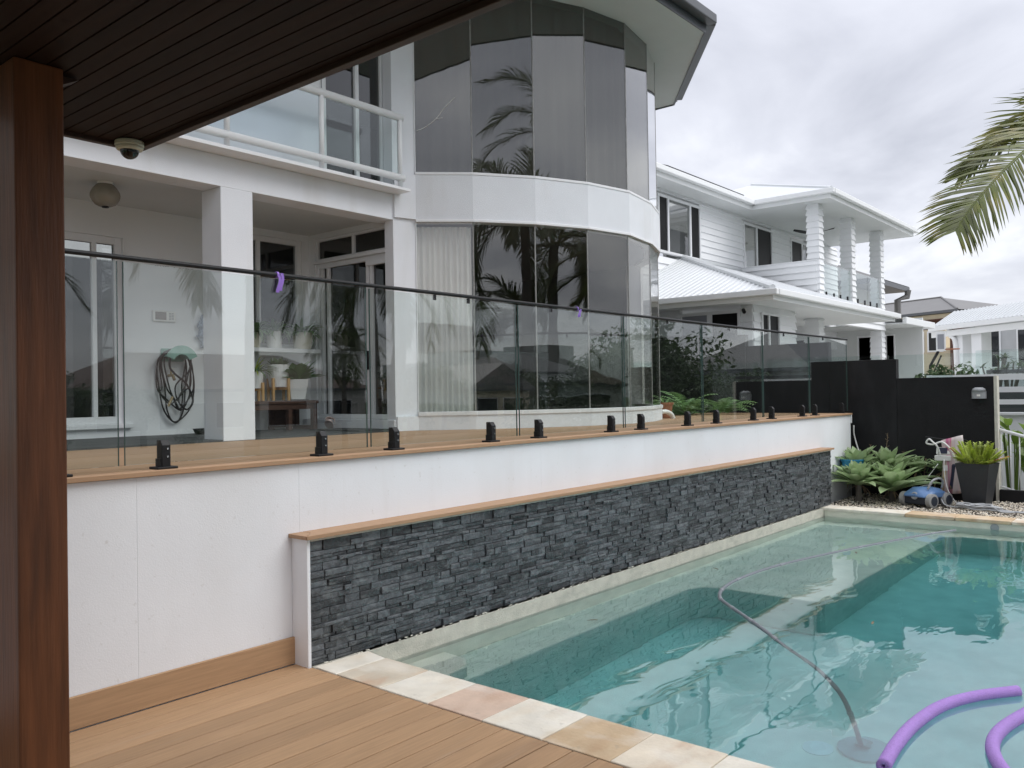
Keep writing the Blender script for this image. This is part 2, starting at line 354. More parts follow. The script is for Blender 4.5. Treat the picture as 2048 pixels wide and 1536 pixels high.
def inst(src, name, parent, offset):                   # another object sharing the mesh
    o = bpy.data.objects.new(name, src.data); base = link(o, parent); o.location = Vector(offset) - base; WORLD[o.name] = Vector(offset)
    for md in src.modifiers:
        if md.type == 'BEVEL':
            n = o.modifiers.new('bevel', 'BEVEL'); n.width = md.width; n.segments = md.segments; n.limit_method = 'ANGLE'; n.angle_limit = md.angle_limit
    return o
def copy_tree(o, parent=None, delta=None, rotz=None):
    c = o.copy(); COL.objects.link(c); c.parent = parent
    if delta is not None: c.location = o.location + Vector(delta)
    if rotz is not None: c.rotation_euler.z = rotz
    for ch in list(o.children): copy_tree(ch, c)
    return c
def spline(pts, n=8):                                   # catmull-rom
    pts = [Vector(p) for p in pts]; P = [pts[0] * 2 - pts[1]] + pts + [pts[-1] * 2 - pts[-2]]; o = []
    for i in range(1, len(P) - 2):
        for k in range(n):
            t_ = k / n; a, b, c, d = P[i - 1:i + 3]
            o.append(.5 * ((2 * b) + (c - a) * t_ + (2 * a - 5 * b + 4 * c - d) * t_ ** 2 + (3 * b - a - 3 * c + d) * t_ ** 3))
    return o + [pts[-1]]

# ================================================================== SETTING
D = 1.30                                                # upper deck level
struct(box(-150, 250, -9, 160, -2.6, -2.0), 'ground', 'lawn')
struct(box(-150, 250, -48, -9.004, -2.9, -2.35), 'canal_water', 'canal')
struct(box(-200, 300, -400, -48.004, -2.9, -1.9), 'far_bank', 'lawn')
for k, (yy, hh, mm) in enumerate(((-48.2, -1.7, 'grey_wall'), (-9.2, -1.8, 'grey_wall'))):
    o = MB().box(-150, 250, yy, yy + .25, -2.9, hh).build('revetment_wall', mm); tag(o, ('concrete edge wall along the far bank of the canal', 'concrete edge wall along the near bank of the canal')[k], 'wall')

# lower deck, boards parallel to the retaining wall
deck = struct(box(-2.5, 3.24, -3.2, 4.56, -.12, -.05), 'lower_deck', 'soil')
yy = 4.555; k = 0
while yy > -3.0:
    j = (R.random() - .5) * .002
    box(-2.5, 3.262, yy - .1375, yy, -.03, j).build('deck_board', 'deck', deck, bevel=.004, seg=2); yy -= .144
# coping round the pool
SS = ('sandstone_pale', 'sandstone', 'sandstone_pale', 'sandstone_pink', 'sandstone_pale', 'sandstone_tan', 'sandstone'); k = 0
cop = struct(box(3.272, 3.64, -2.2, 4.40, -.14, -.045), 'pool_coping', 'mortar')
yy = 4.395
while yy > -2.0:
    L_ = .398
    pts = [(3.272, yy - L_ + .004), (3.672 + R.uniform(-.004, .004), yy - L_ + .004), (3.672 + R.uniform(-.004, .004), yy), (3.272, yy)]
    if yy > 4.3: pts = [(3.272, 4.19), (3.668, 4.182), (3.70, 4.40), (3.28, 4.412)]; L_ = yy - 4.186
    MB().prism(pts, -.04, R.uniform(0, .003)).build('coping_stone', SS[k % 7], cop, bevel=.006); yy -= L_; k += 1
yy = 4.48
MB().box(12.14, 12.42, -2.2, 4.40, -.30, -.045).build('coping_bed', 'mortar', cop)
while yy > -2.0:
    L_ = .60 * R.uniform(.9, 1.1)
    box(12.09, 12.44, yy - L_ + .005, yy, -.042, R.uniform(0, .004)).build('coping_stone', R.choice(SS), cop, bevel=.008); yy -= L_
# pool basin: floor, walls, beach shelf and bench under the water
WZ = -.12
b = MB().box(3.3, 12.4, -2.6, 4.9, -1.75, -1.55)
b.box(3.4, 3.66, -2.4, 4.9, -1.6, -.045); b.box(12.12, 12.4, -2.4, 4.9, -1.6, -.046); b.box(3.4, 12.4, -2.6, -2.2, -1.6, -.047)
b.box(3.661, 12.119, 4.405, 4.9, -1.6, -.002)
basin = struct(b, 'pool_basin', 'plaster')
MB().prism([(3.662, 4.404), (3.662, 4.0), (7.35, 4.0), (7.5, 3.94), (7.57, 3.80), (7.60, 2.84), (7.68, 2.80), (11.6, 2.76), (11.75, 2.55), (11.80, -1.9), (12.118, -1.9), (12.118, 4.404)], -1.549, -.52).build('pool_bench', 'plaster', basin, bevel=.03)
MB().prism([(3.663, 4.403), (3.663, 3.98), (4.28, 4.04), (4.40, 4.16), (4.42, 4.403)], -.519, -.30).build('pool_step', 'plaster', basin, bevel=.025)
o = MB().box(3.655, 12.125, -2.21, 4.41, -1.556, WZ).build('pool_water', 'water'); tag(o, kind='structure')
MB().box(3.27, 12.5, 4.396, 4.45, -.2, -.002).build('pool_ledge', 'ledge', basin)

# upper deck and patio
ud = struct(box(-2.5, 13.8, 4.60, 7.0, 1.0, 1.262), 'upper_deck', 'soil')
MB().box(-2.5, 13.86, 4.55, 4.69, 1.272, D).build('edge_board', 'deck_light', ud, bevel=.003)
yy = 4.694
while yy < 6.95:
    box(-2.5, 13.8, yy, min(yy + .136, 7.02), 1.272, D - .001 + R.uniform(-.001, .001)).build('deck_board', 'deck_light', ud); yy += .140
pt = struct(box(-2.5, 6.3, 7.024, 9.2, 1.0, 1.285), 'patio_floor', 'grout')
for i in range(19):
    for j in range(5):
        x = -2.4 + i * .452; y = 7.03 + j * .452
        box(x, min(x + .446, 6.29), y, min(y + .446, 9.195), 1.27, 1.3135 + R.uniform(0, .0015)).build('floor_tile', 'tile', pt)
# garden bed at the far end
bed = struct(box(12.45, 14.19, -2.2, 4.6, -.4, -.03), 'garden_bed', 'soil')
pm = MB()
for i in range(5200):
    x = R.uniform(12.45, 14.15); y = R.uniform(1.2, 4.5); a = R.uniform(0, PI); s_ = R.uniform(.009, .021); h = R.uniform(.006, .013); z = R.uniform(-.028, .004)
    ca, sa = math.cos(a) * s_, math.sin(a) * s_; q = R.uniform(.6, .9)
    pm.add([(x + ca, y + sa, z), (x - sa * q, y + ca * q, z), (x - ca, y - sa, z), (x + sa * q, y - ca * q, z), (x + R.uniform(-.004, .004), y, z + h), (x, y, z - h)],
           [(0, 1, 4), (1, 2, 4), (2, 3, 4), (3, 0, 4)])
o = pm.build('pebbles', 'pebble', smooth=False); tag(o, 'cream river pebbles covering the bed beyond the pool', 'pebbles', kind='stuff')

# ------------------------------------------------------------------ retaining wall
rw = thing('retaining_wall', 'long white rendered retaining wall under the glass fence deck', 'wall', (3, 4.6, 0))
xs = [-2.5, 2.235, 3.275 + .0, 5.83, 13.85]
xs = [-2.5, 2.235, 3.30, 5.83, 13.85]
for a, b_ in zip(xs, xs[1:]):
    box(a + .0005, b_ - .0005, 4.58, 4.72, -.12, 1.268).build('wall_panel', 'white_render', rw, )
box(-2.5, 13.8, 4.60, 4.70, -.12, 1.26).build('wall_core', 'mortar', rw)
box(-2.5, 3.245, 4.555, 4.578, .004, .172).build('skirting_board', 'deck', rw, bevel=.003)
box(13.851, 13.90, 4.57, 4.70, 1.14, 1.27).build('end_bracket', 'paint_white', rw, bevel=.004)

# ------------------------------------------------------------------ stone feature wall
sw = thing('stone_wall', 'low feature wall of stacked charcoal slate ledgestone beside the pool', 'wall', (3.27, 4.5, 0))
box(3.262, 12.5, 4.452, 4.578, -.1, .792).build('backing', 'mortar_dark', sw)
box(3.236, 3.262, 4.418, 4.579, -.05, .800).build('rendered_end', 'white_render', sw, bevel=.004)
box(3.264, 12.51, 4.416, 4.577, .786, .800).build('mortar_bed', 'mortar', sw)
stones = []
z = .002
while z < .775:
    h = R.choice((.024, .032, .040, .050)); h = min(h, .785 - z)
    if .785 - z - h < .02: h = .785 - z
    x = 3.264; first = True
    while x < 12.5:
        l = R.uniform(.06, .24) if not first else R.uniform(.08, .16); first = False
        x1 = min(x + l, 12.5)
        if 12.5 - x1 < .05: x1 = 12.5
        if h > .04 and R.random() < .22:
            hh = h * R.uniform(.4, .6); stones += [(x, x1, z, z + hh), (x, x1, z + hh, z + h)]
        else: stones.append((x, x1, z, z + h))
        x = x1
    z += h
def stone_mesh(mb, s_):
    x0, x1, z0, z1 = s_; g = .0012; x0 += g; x1 -= g; z0 += g; z1 -= g
    yf = 4.452 - R.choice((.014, .018, .022, .026, .032)) - R.uniform(0, .005)
    c = .0018
    jz = lambda: R.uniform(-.002, .002)
    xm = x0 + (x1 - x0) * R.uniform(.35, .65); zm = (z0 + z1) / 2
    # front face split in two tilted facets with a rough chamfered rim
    vs = [(x0, 4.455, z0), (x1, 4.455, z0), (x1, 4.455, z1), (x0, 4.455, z1),
          (x0, yf + c + jz(), z0), (x1, yf + c + jz(), z0), (x1, yf + c + jz(), z1), (x0, yf + c + jz(), z1),
          (x0 + c, yf + jz(), z0 + c), (x1 - c, yf + jz(), z0 + c), (x1 - c, yf + jz(), z1 - c), (x0 + c, yf + jz(), z1 - c), (xm, yf - abs(jz()) * 1.5, zm)]
    fs = [(0, 1, 5, 4), (1, 2, 6, 5), (2, 3, 7, 6), (3, 0, 4, 7), (4, 5, 9, 8), (5, 6, 10, 9), (6, 7, 11, 10), (7, 4, 8, 11), (8, 9, 12), (9, 10, 12), (10, 11, 12), (11, 8, 12)]
    mb.add(vs, fs)
def shown(s_):
    x = (s_[0] + s_[1]) / 2; dd = x * .766 + 4.4 * .64
    return (s_[1] - s_[0]) * (s_[3] - s_[2]) / dd ** 2 * (4.4 / math.hypot(x, 4.4))
stones.sort(key=shown, reverse=True)
for s_ in stones[:300]:
    mb = MB(); stone_mesh(mb, s_); mb.build('slate_stone', 'slate', sw)
mb = MB()
for s_ in stones[300:]: stone_mesh(mb, s_)
tag(mb.build('slate_stones', 'slate', sw), kind='stuff')
MB().prism([(3.215, 4.385), (12.54, 4.385), (12.54, 4.487), (3.315, 4.487)], .803, .829).build('capping_board', 'deck_light', sw, bevel=.003)
MB().prism([(3.322, 4.491), (12.54, 4.491), (12.54, 4.579), (3.322, 4.579)], .803, .828).build('capping_board', 'deck_light', sw, bevel=.003)
MB().prism([(3.215, 4.390), (3.213, 4.579), (3.317, 4.579), (3.317, 4.492)], .803, .828).build('capping_board', 'deck_light', sw, bevel=.003)
# mortar smears along the foot of the stones
mb = MB()
for i in range(170):
    x = R.uniform(3.3, 12.4); l = R.uniform(.004, .03); zz = R.uniform(-.002, .010)
    mb.obox((x, 4.402, zz), (l / 2, 0, R.uniform(-.003, .003)), (0, .004, 0), (0, 0, R.uniform(.001, .004)))
tag(mb.build('mortar_smears', 'mortar', sw), kind='stuff')

# ------------------------------------------------------------------ pergola over the camera
pg = thing('pergola', 'dark stained timber pergola roof lined with narrow boards on a square post', 'pergola', (1.24, 3.27, 0))
CZ = 2.90
x = -4.0  # roof extended out of view so that it darkens the post
while x < 1.92:
    wdt = .071
    yo = 0
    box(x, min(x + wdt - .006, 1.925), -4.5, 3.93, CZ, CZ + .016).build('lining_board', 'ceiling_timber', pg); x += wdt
box(-4.0, 1.97, -4.5, 3.95, CZ + .02, CZ + .05).build('roof_panel', 'soil', pg)
box(1.925, 1.955, -4.5, 3.96, CZ - .022, CZ + .12).build('edge_trim', 'trim_timber', pg, bevel=.003)
box(1.957, 1.982, -4.5, 3.975, CZ - .008, CZ + .15).build('fascia_board', 'trim_timber', pg, bevel=.002)
box(-4.0, 1.924, 3.925, 3.955, CZ - .020, CZ + .12).build('edge_trim', 'trim_timber', pg, bevel=.003)
box(-4.0, 1.956, 3.957, 3.975, CZ - .006, CZ + .15).build('fascia_board', 'trim_timber', pg, bevel=.002)
box(1.984, 1.992, -4.5, 3.985, CZ + .01, CZ + .02).build('drip_strip', 'plastic_grey', pg)
box(1.139, 1.305, 3.19, 3.43, 0, CZ - .002).build('post', 'dark_timber', pg, bevel=.006)
MB().add([(1.306, 3.24, 2.89), (1.38, 3.24, 2.89), (1.306, 3.24, 2.85), (1.306, 3.31, 2.89), (1.38, 3.31, 2.89), (1.306, 3.31, 2.85)],
         [(0, 2, 1), (3, 4, 5), (0, 1, 4, 3), (1, 2, 5, 4), (2, 0, 3, 5)]).build('bracket', 'trim_timber', pg)
dc = thing('security_camera', 'cream dome security camera with black bubble under the pergola corner', 'camera', (1.87, 3.87, CZ))
p_ = Vector((1.875, 3.875, CZ - .001))
MB().lathe([(.060, 0), (.064, -.004), (.064, -.020), (.060, -.024), (.060, -.032), (.056, -.040), (.044, -.043)], p_, 28).build('housing', 'cam_shell', dc, smooth=False, bevel=.001)
MB().lathe([(.041, -.040)] + [(.041 * math.cos(a), -.043 - .040 * math.sin(a)) for a in [i * PI / 18 for i in range(10)]], p_, 28).build('dome', 'dome_black', dc, smooth=True)

# ================================================================== GLASS FENCE
gf = thing('glass_fence', 'frameless glass pool fence with black top rail and black spigots along the raised deck edge', 'fence', (8, 4.65, D))
PX = [-1.17, .51, 2.19, 3.955, 5.617, 7.302, 8.992, 10.687, 12.326, 13.97]
first_panel = None
for a, b_ in zip(PX, PX[1:]):
    p = box(a + .018, b_ - .018, 4.650, 4.662, D + .035, 2.462).build('glass_panel', 'fence_glass', gf)
    for xx in (a + .0165, b_ - .018):
        box(xx, xx + .0015, 4.6495, 4.6625, D + .034, 2.462).build('panel_edge', 'glass_edge', p)
MB().tube([(-1.2, 4.656, 2.487), (13.985, 4.656, 2.484)], .0145, 12).build('top_rail', 'black_metal', gf, smooth=False, bevel=0)
for xx in (4.62, 4.03, 5.0, 6.1, 8.2, 9.7, 11.4, 12.9): box(xx, xx + .02, 4.648, 4.665, 2.43, 2.47).build('rail_clip', 'black_metal', gf)
SP = [-.85, .2, .85, 1.85, 2.43, 3.54, 4.19, 5.26, 5.9, 7.06, 7.62, 8.62, 9.33, 10.37, 10.95, 12.03, 12.52, 13.68]
s0 = None
for x in SP:
    if s0 is None:
        s0 = MB().add([(-.026, -.034, .012), (.026, -.034, .012), (.026, .03, .012), (-.026, .03, .012), (-.026, -.034, .135), (.026, -.034, .135), (.026, .03, .165), (-.026, .03, .165), (-.026, -.012, .165), (.026, -.012, .165)],
                      [(0, 3, 2, 1), (0, 1, 5, 4), (1, 2, 6, 9, 5), (3, 0, 4, 8, 7), (2, 3, 7, 6), (4, 5, 9, 8), (8, 9, 6, 7)]).build('spigot', 'black_metal', gf, bevel=.004)
        b0 = box(-.062, .062, -.05, .05, 0, .014).build('base_plate', 'black_metal', s0, bevel=.004)
        k0 = MB().box(-.034, -.026, -.028, .03, .012, .06).build('clamp_plate', 'black_metal', s0, bevel=.002)
        c0 = MB().lathe([(.0055, -.003), (.0055, .004), (.003, .0045)], (.006, -.035, .115), 10, (0, -1, 0)).build('bolt', 'steel', s0)
        c1 = MB().lathe([(.0055, -.003), (.0055, .004), (.003, .0045)], (.006, -.035, .070), 10, (0, -1, 0)).build('bolt', 'steel', s0)
        s0.location = Vector((x, 4.655, D)) - WORLD[gf.name]; continue
    copy_tree(s0, gf, delta=(x - SP[0], 0, 0))

for k, (x, z0, tl, lb) in enumerate(((3.205, 2.485, .115, 'long purple ribbon tied to the black rail in front of the potted plants'), (6.51, 2.475, .07, 'short purple ribbon tied to the rail in front of the curved window'))):
    rb = thing('ribbon', lb, 'ribbon', (x, 4.63, z0), 'purple ribbons on the fence rail')
    wv = .011 - .003 * k; vs = []; fs = []
    for i in range(7):
        f_ = i / 6; zz = z0 - tl * f_; sk = .008 * math.sin(f_ * 5 + k)
        vs += [(x - wv + sk - .004 * f_, 4.632 - .004 * math.sin(f_ * 4), zz), (x + wv * (.8 - .3 * f_) + sk, 4.628, zz)]
        if i: fs.append((2 * i - 2, 2 * i - 1, 2 * i + 1, 2 * i))
    MB().add(vs, fs).add([(a + .020, b_ - .002, c + tl * .1) for a, b_, c in vs], fs).build('tail', 'purple_ribbon', rb, recalc=False)
    MB().lathe([(.0205, -wv * .7), (.0205, wv * .7)], (x, 4.656, 2.487), 12, (1, 0, 0)).build('loop', 'purple_ribbon', rb)

# ================================================================== MAIN HOUSE
ho = thing('curved_house', 'white rendered two storey house with dark curved bay windows and patio behind the fence', 'house', (6.4, 7.0, D))
YB, XD, TZ, CL = 8.70, 6.46, 1.316, 3.70
def framed(parent, name, p0, u, w_, z0, z1, splits=(), hsplits=(), fw=.05, dp=.07, fm='paint_white', gm='window_glass', sm=.035, out=.02, plabel=None):
    """window frame along direction u (unit xy) from p0; the outward side is to the right of u"""
    p0 = Vector((p0[0], p0[1], 0)); u = Vector((u[0], u[1], 0)); n = Vector((u.y, -u.x, 0))
    def piece(mb, a, b_, c, d, dd=dp, oo=out):
        mb.obox(p0 + u * (a + b_) / 2 + n * (oo - dd / 2) + Vector((0, 0, (c + d) / 2)), u * (b_ - a) / 2, n * dd / 2, Vector((0, 0, (d - c) / 2)))
    m_ = MB(); piece(m_, 0, fw, z0, z1); piece(m_, w_ - fw, w_, z0, z1); piece(m_, fw, w_ - fw, z0, z0 + fw); piece(m_, fw, w_ - fw, z1 - fw, z1)
    for s_ in splits: piece(m_, s_ - sm / 2, s_ + sm / 2, z0 + fw, z1 - fw, dp * .8)
    fr_ = m_.build(name, fm, parent, bevel=.003, seg=1)
    ed = [fw] + [s_ for s_ in splits] + [w_ - fw]
    for i in range(len(ed) - 1):
        a = ed[i] + (sm / 2 if i else 0); b_ = ed[i + 1] - (sm / 2 if i < len(ed) - 2 else 0)
        q = MB(); g_ = gm[i] if isinstance(gm, (list, tuple)) else gm
        piece(q, a, b_, z0 + fw, z1 - fw, .006, out - .03 - .004 * (i % 2)); q.build('pane', g_, fr_)
    return fr_
def wall_y(parent, name, mt, x0, x1, y0, y1, z0, z1, holes):
    """wall slab between y0 and y1 with rectangular openings (xa, xb, za, zb)"""
    xs_ = sorted({x0, x1, *[h[0] for h in holes], *[h[1] for h in holes]}); m_ = MB()
    for a, b_ in zip(xs_, xs_[1:]):
        zs = [(h[2], h[3]) for h in holes if h[0] <= a and h[1] >= b_]; zz = z0
        for za, zb in sorted(zs):
            if za > zz: m_.box(a, b_, y0, y1, zz, za)
            zz = zb
        if zz < z1: m_.box(a, b_, y0, y1, zz, z1)
    return m_.build(name, mt, parent)
# patio: ceiling, beam, column, rear and side walls
box(-2.5, XD + .1, 7.02, 7.30, 3.645, 3.93).build('facade_beam', 'stucco', ho, bevel=.004)
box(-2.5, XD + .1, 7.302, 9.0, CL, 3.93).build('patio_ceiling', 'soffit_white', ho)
box(4.24, 4.575, 7.021, 7.352, D, 3.646).build('column', 'stucco', ho, bevel=.006)
wall_y(ho, 'patio_wall', 'paint_white', -2.5, XD + .12, YB, YB + .14, D, CL + .001, [(2.30, 4.13, 1.45, 3.37), (5.20, 6.36, 2.28, 3.62)])
sd_ = framed(ho, 'sliding_door', (2.30, YB + .05), (1, 0), 1.83, 1.45, 3.37, (.62, 1.55), fw=.075, sm=.045)
MB().box(2.22, 4.20, YB - .05, YB + .02, 1.405, 1.448).build('door_sill', 'paint_white', ho, bevel=.004)
framed(ho, 'window', (5.20, YB + .05), (1, 0), 1.16, 2.28, 3.62, (.56,), fw=.06, sm=.05, gm='window_glass')
MB().box(5.1, 6.44, YB - .24, YB + .001, 2.225, 2.272).build('window_sill', 'paint_white', ho, bevel=.004)
MB().box(XD, XD + .14, 7.02, 7.14, D, 3.70).box(XD, XD + .14, 8.58, 9.0, D, 3.70).box(XD, XD + .14, 7.14, 8.58, 3.635, 3.70).build('side_wall', 'paint_white', ho)
MB().box(XD - .13, XD + .14, 7.02, 8.69, TZ - .03, 1.425).build('door_plinth', 'stucco', ho, bevel=.006)
framed(ho, 'transom_window', (XD + .04, 8.58), (0, -1), 1.44, 3.36, 3.635, (.70,), fw=.03, sm=.035)
framed(ho, 'sliding_door', (XD + .04, 8.58), (0, -1), 1.44, 1.427, 3.325, (.10, .22, .955, 1.02), fw=.055, sm=.045)
box(XD - .035, XD + .12, 7.14, 8.58, 3.326, 3.359).build('door_head', 'paint_white', ho)
box(XD - .005, XD + .03, 7.145, 7.62, 3.21, 3.268).build('blind_box', 'paint_white', ho)
box(XD - .03, XD, 7.585, 7.605, 2.0, 2.22).build('door_handle', 'black_metal', ho, bevel=.004)
# curved bay
BAY = [(6.62, 6.94), (7.07, 6.48), (7.68, 6.07), (8.33, 5.79), (9.03, 5.66), (9.77, 5.79), (10.40, 6.04), (11.0, 6.43), (11.42, 6.94)]
PIL = [(6.35, 7.02)] + BAY + [(11.6, 7.02)]
def offset(pts, d):
    o = []
    for i, p in enumerate(pts):
        a = Vector(pts[max(i - 1, 0)]); b_ = Vector(pts[min(i + 1, len(pts) - 1)]); t_ = (b_ - a).normalized(); o.append((p[0] + t_.y * d, p[1] - t_.x * d))
    return o
def ribbon_wall(name, mt, pts, thick, proud, z0, z1, bevel=0):
    outp = offset(pts, proud); inp = offset(pts, proud - thick); m_ = MB()
    for i in range(len(pts) - 1): m_.prism([outp[i], outp[i + 1], inp[i + 1], inp[i]], z0, z1)
    return m_.build(name, mt, ho, bevel=bevel)
SILL, HEAD, USILL, UTOP = 1.505, 3.643, 4.205, 6.31
bay_wall = [(6.36, 7.02)] + BAY + [(11.6, 7.0)]
ribbon_wall('bay_base', 'stucco', bay_wall, .16, .03, D, SILL - .045)
ribbon_wall('bay_sill', 'trim_white', BAY, .16, .042, SILL - .044, SILL, .003)
ribbon_wall('bay_band', 'stucco', bay_wall, .18, .03, HEAD + .03, USILL - .03)
ribbon_wall('bay_trim', 'trim_white', BAY, .15, .042, HEAD, HEAD + .029, .003)
ribbon_wall('bay_trim', 'trim_white', BAY, .15, .036, USILL - .029, USILL, .003)
MB().prism([(6.35, 7.02), (6.62, 6.945), (6.72, 7.12), (6.35, 7.16)], D, UTOP).build('bay_pier', 'stucco', ho)
MB().prism([(11.62, 7.02), (11.42, 6.945), (11.30, 7.12), (11.6, 7.3)], D, UTOP).build('bay_pier', 'stucco', ho)
for (za, zb) in ((SILL, HEAD), (USILL, UTOP)):
    for i in range(len(BAY) - 1):
        a, b_ = Vector(BAY[i]), Vector(BAY[i + 1]); t_ = (b_ - a); l = t_.length; t_.normalize(); n_ = Vector((t_.y, -t_.x)); c_ = (a + b_) / 2
        MB().obox((c_.x, c_.y, (za + zb) / 2), (t_.x * (l / 2 - .006), t_.y * (l / 2 - .006), 0), (n_.x * .004, n_.y * .004, 0), (0, 0, (zb - za) / 2 - .002)).build('window_pane', 'lower_glass' if za == SILL else 'bay_glass', ho)
    for i, p in enumerate(BAY):
        MB().tube([(p[0], p[1], za), (p[0], p[1], zb)], .0085, 6).build('mullion', 'mullion' if 0 < i < len(BAY) - 1 else 'paint_white', ho)
# rooms behind the glass
def room(x0, x1, y0, y1, z0, z1, pts=None):
    z1 += .05; z0 -= .03; m_ = MB().box(x0 - .1, x1 + .1, y1, y1 + .1, z0, z1).box(x0 - .1, x0, y0, y1, z0, z1).box(x1, x1 + .1, y0, y1, z0, z1); z0 += .03
    m_.build('room_wall', 'room', ho)
    if pts: MB().prism(pts, z0 - .03, z0 - .002).build('room_floor', 'room_floor', ho)
    else: box(x0, x1, y0, y1, z0 - .03, z0 - .002).build('room_floor', 'room_floor', ho)
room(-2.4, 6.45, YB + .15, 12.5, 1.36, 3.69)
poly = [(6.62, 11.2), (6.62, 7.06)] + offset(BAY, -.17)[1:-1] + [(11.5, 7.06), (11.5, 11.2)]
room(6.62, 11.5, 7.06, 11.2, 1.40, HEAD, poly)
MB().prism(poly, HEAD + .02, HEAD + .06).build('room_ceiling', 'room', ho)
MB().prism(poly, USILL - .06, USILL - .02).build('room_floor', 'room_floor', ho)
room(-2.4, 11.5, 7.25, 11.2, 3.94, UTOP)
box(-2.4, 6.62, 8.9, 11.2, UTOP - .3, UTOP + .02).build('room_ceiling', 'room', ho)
def drape(name, mt, pts, z0, z1, amp, wl, gather=True):
    tot = 0; path = []
    for a, b_ in zip(pts, pts[1:]):
        a, b_ = Vector(a), Vector(b_); l = (b_ - a).length; t_ = (b_ - a) / l; n_ = Vector((t_.y, -t_.x)); k = int(l / (wl / 8)) + 1
        for i in range(k):
            s_ = i / k * l; ph = (tot + s_) / wl * 2 * PI; path.append((a + t_ * s_, n_, ph))
        tot += l
    vs = []; fs = []; n = len(path); rows = 6
    wob = [R.uniform(.5, 1.3) for _ in range(n)]
    for r_ in range(rows):
        f_ = r_ / (rows - 1); z = z1 + (z0 - z1) * f_
        for i, (p, n_, ph) in enumerate(path):
            q = amp * (.55 + .45 * f_) * math.sin(ph + .5 * math.sin(ph * .37) + .25 * math.sin(f_ * 3 + ph * .2)) * wob[i // 8 * 8 % n]
            vs.append((p.x + n_.x * q, p.y + n_.y * q, z))
    for r_ in range(rows - 1):
        for i in range(n - 1): fs.append((r_ * n + i, (r_ + 1) * n + i, (r_ + 1) * n + i + 1, r_ * n + i + 1))
    return MB().add(vs, fs).build(name, mt, ho, smooth=True)
inner = offset(BAY, -.12)
drape('curtain', 'curtain', [(6.70, 7.02), inner[1]], SILL - .05, HEAD - .03, .028, .062)
drape('sheer_curtain', 'sheer', inner, USILL - .02, UTOP - .02, .02, .16)
# upper level: balcony
box(-2.5, 6.42, 6.80, 7.60, 3.932, 3.962).build('balcony_slab', 'trim_white', ho, bevel=.003)
box(-2.5, 6.34, 6.86, 7.60, 3.963, 3.985).build('balcony_floor', 'trim_white', ho)
wall_y(ho, 'upper_wall', 'paint_white', -2.5, 6.36, 7.15, 7.25, 3.986, UTOP, [(5.47, 6.36, 4.02, 6.1)])
framed(ho, 'sliding_door', (5.47, 7.19), (1, 0), .89, 4.02, 6.1, (.075, .52), fw=.035, sm=.05)
rl = MB().tube([(-2.5, 6.85, 4.735), (6.345, 6.85, 4.735)], .040, 14).build('balcony_rail', 'paint_white', ho, smooth=True)
MB().tube([(-2.5, 6.85, 4.075), (6.36, 6.85, 4.075)], .038, 14).build('bottom_rail', 'paint_white', rl, smooth=True)
for x in (0, 1.05, 2.1, 3.155, 4.207, 5.258, 6.309):
    MB().tube([(x, 6.85, 3.963), (x, 6.85, 4.72)], .027, 10).build('rail_post', 'paint_white', rl, smooth=True)
for x in (-1.05, 0, 1.05, 2.1, 3.155, 4.207, 5.258):
    box(x + .03, x + 1.02, 6.847, 6.853, 4.10, 4.71).build('glass_panel', 'frosted_glass' if x < 5 else 'clear_glass', rl)
# eaves
SO = [(-3, 5.03), (9.94, 5.03), (12.12, 6.70), (12.12, 12.5), (-3, 12.5)]
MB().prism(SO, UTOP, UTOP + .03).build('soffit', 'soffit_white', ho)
for a, b_ in zip(SO[:3], SO[1:4]):
    a3, b3 = Vector((*a, UTOP + .085)), Vector((*b_, UTOP + .085)); d_ = (b3 - a3).normalized(); sd2 = Vector((d_.y, -d_.x, 0))
    MB().bar(a3 + sd2 * .012, b3 + sd2 * .012 + d_ * .01, .024, .20).build('fascia', 'gutter_dark', ho)
    MB().bar(a3 + sd2 * .09 + Vector((0, 0, .055)), b3 + sd2 * .09 + d_ * .06 + Vector((0, 0, .055)), .13, .12).build('gutter', 'gutter_dark', ho, bevel=.012)
apx = (6.0, 9.6, UTOP + 2.1); rz = UTOP + .19
MB().add([(-3, 4.95, rz), (10.0, 4.95, rz), (12.22, 6.66, rz), (12.22, 12.5, rz), (-3, 12.5, rz), (1, 9.0, rz + 1.6), (8.2, 9.0, rz + 1.6)],
         [(0, 1, 6, 5), (1, 2, 6), (2, 3, 6), (3, 4, 5, 6), (4, 0, 5)]).build('roof', 'roof_dark', ho)
MB().tube(spline([(6.632, 6.917, 4.678), (6.698, 6.849, 4.719), (6.785, 6.76, 4.816), (6.858, 6.686, 4.948), (6.938, 6.604, 5.063)], 5), .0035, 5).tube([(6.785, 6.76, 4.816), (6.837, 6.707, 4.828)], .003, 5).build('glass_crack', 'plastic_white', ho)

# ------------------------------------------------------------------ things on the patio
gl_ = thing('ceiling_light', 'smoky glass globe light on the patio ceiling', 'light', (3.566, 7.85, CL))
MB().lathe([(.07, 0), (.07, -.02), (.05, -.025)], (3.566, 7.85, CL), 20).build('mount', 'plastic_white', gl_)
MB().lathe([(.075 + .055 * math.sin(PI * i / 12) if i < 12 else .05, -.022 - .20 * i / 12) for i in range(13)], (3.566, 7.85, CL), 28).build('shade', 'globe', gl_, smooth=True)
MB().lathe([(.03, -.222), (.03, -.232)], (3.566, 7.85, CL), 14).build('finial', 'black_metal', gl_)
ic = thing('intercom', 'white wall intercom with grey screen and button grid above the hose', 'intercom', (4.556, YB, 2.585))
box(4.43, 4.685, YB - .03, YB, 2.525, 2.645).build('case', 'plastic_white', ic, bevel=.008)
box(4.452, 4.575, YB - .034, YB - .029, 2.545, 2.628).build('screen', 'screen', ic, bevel=.003)
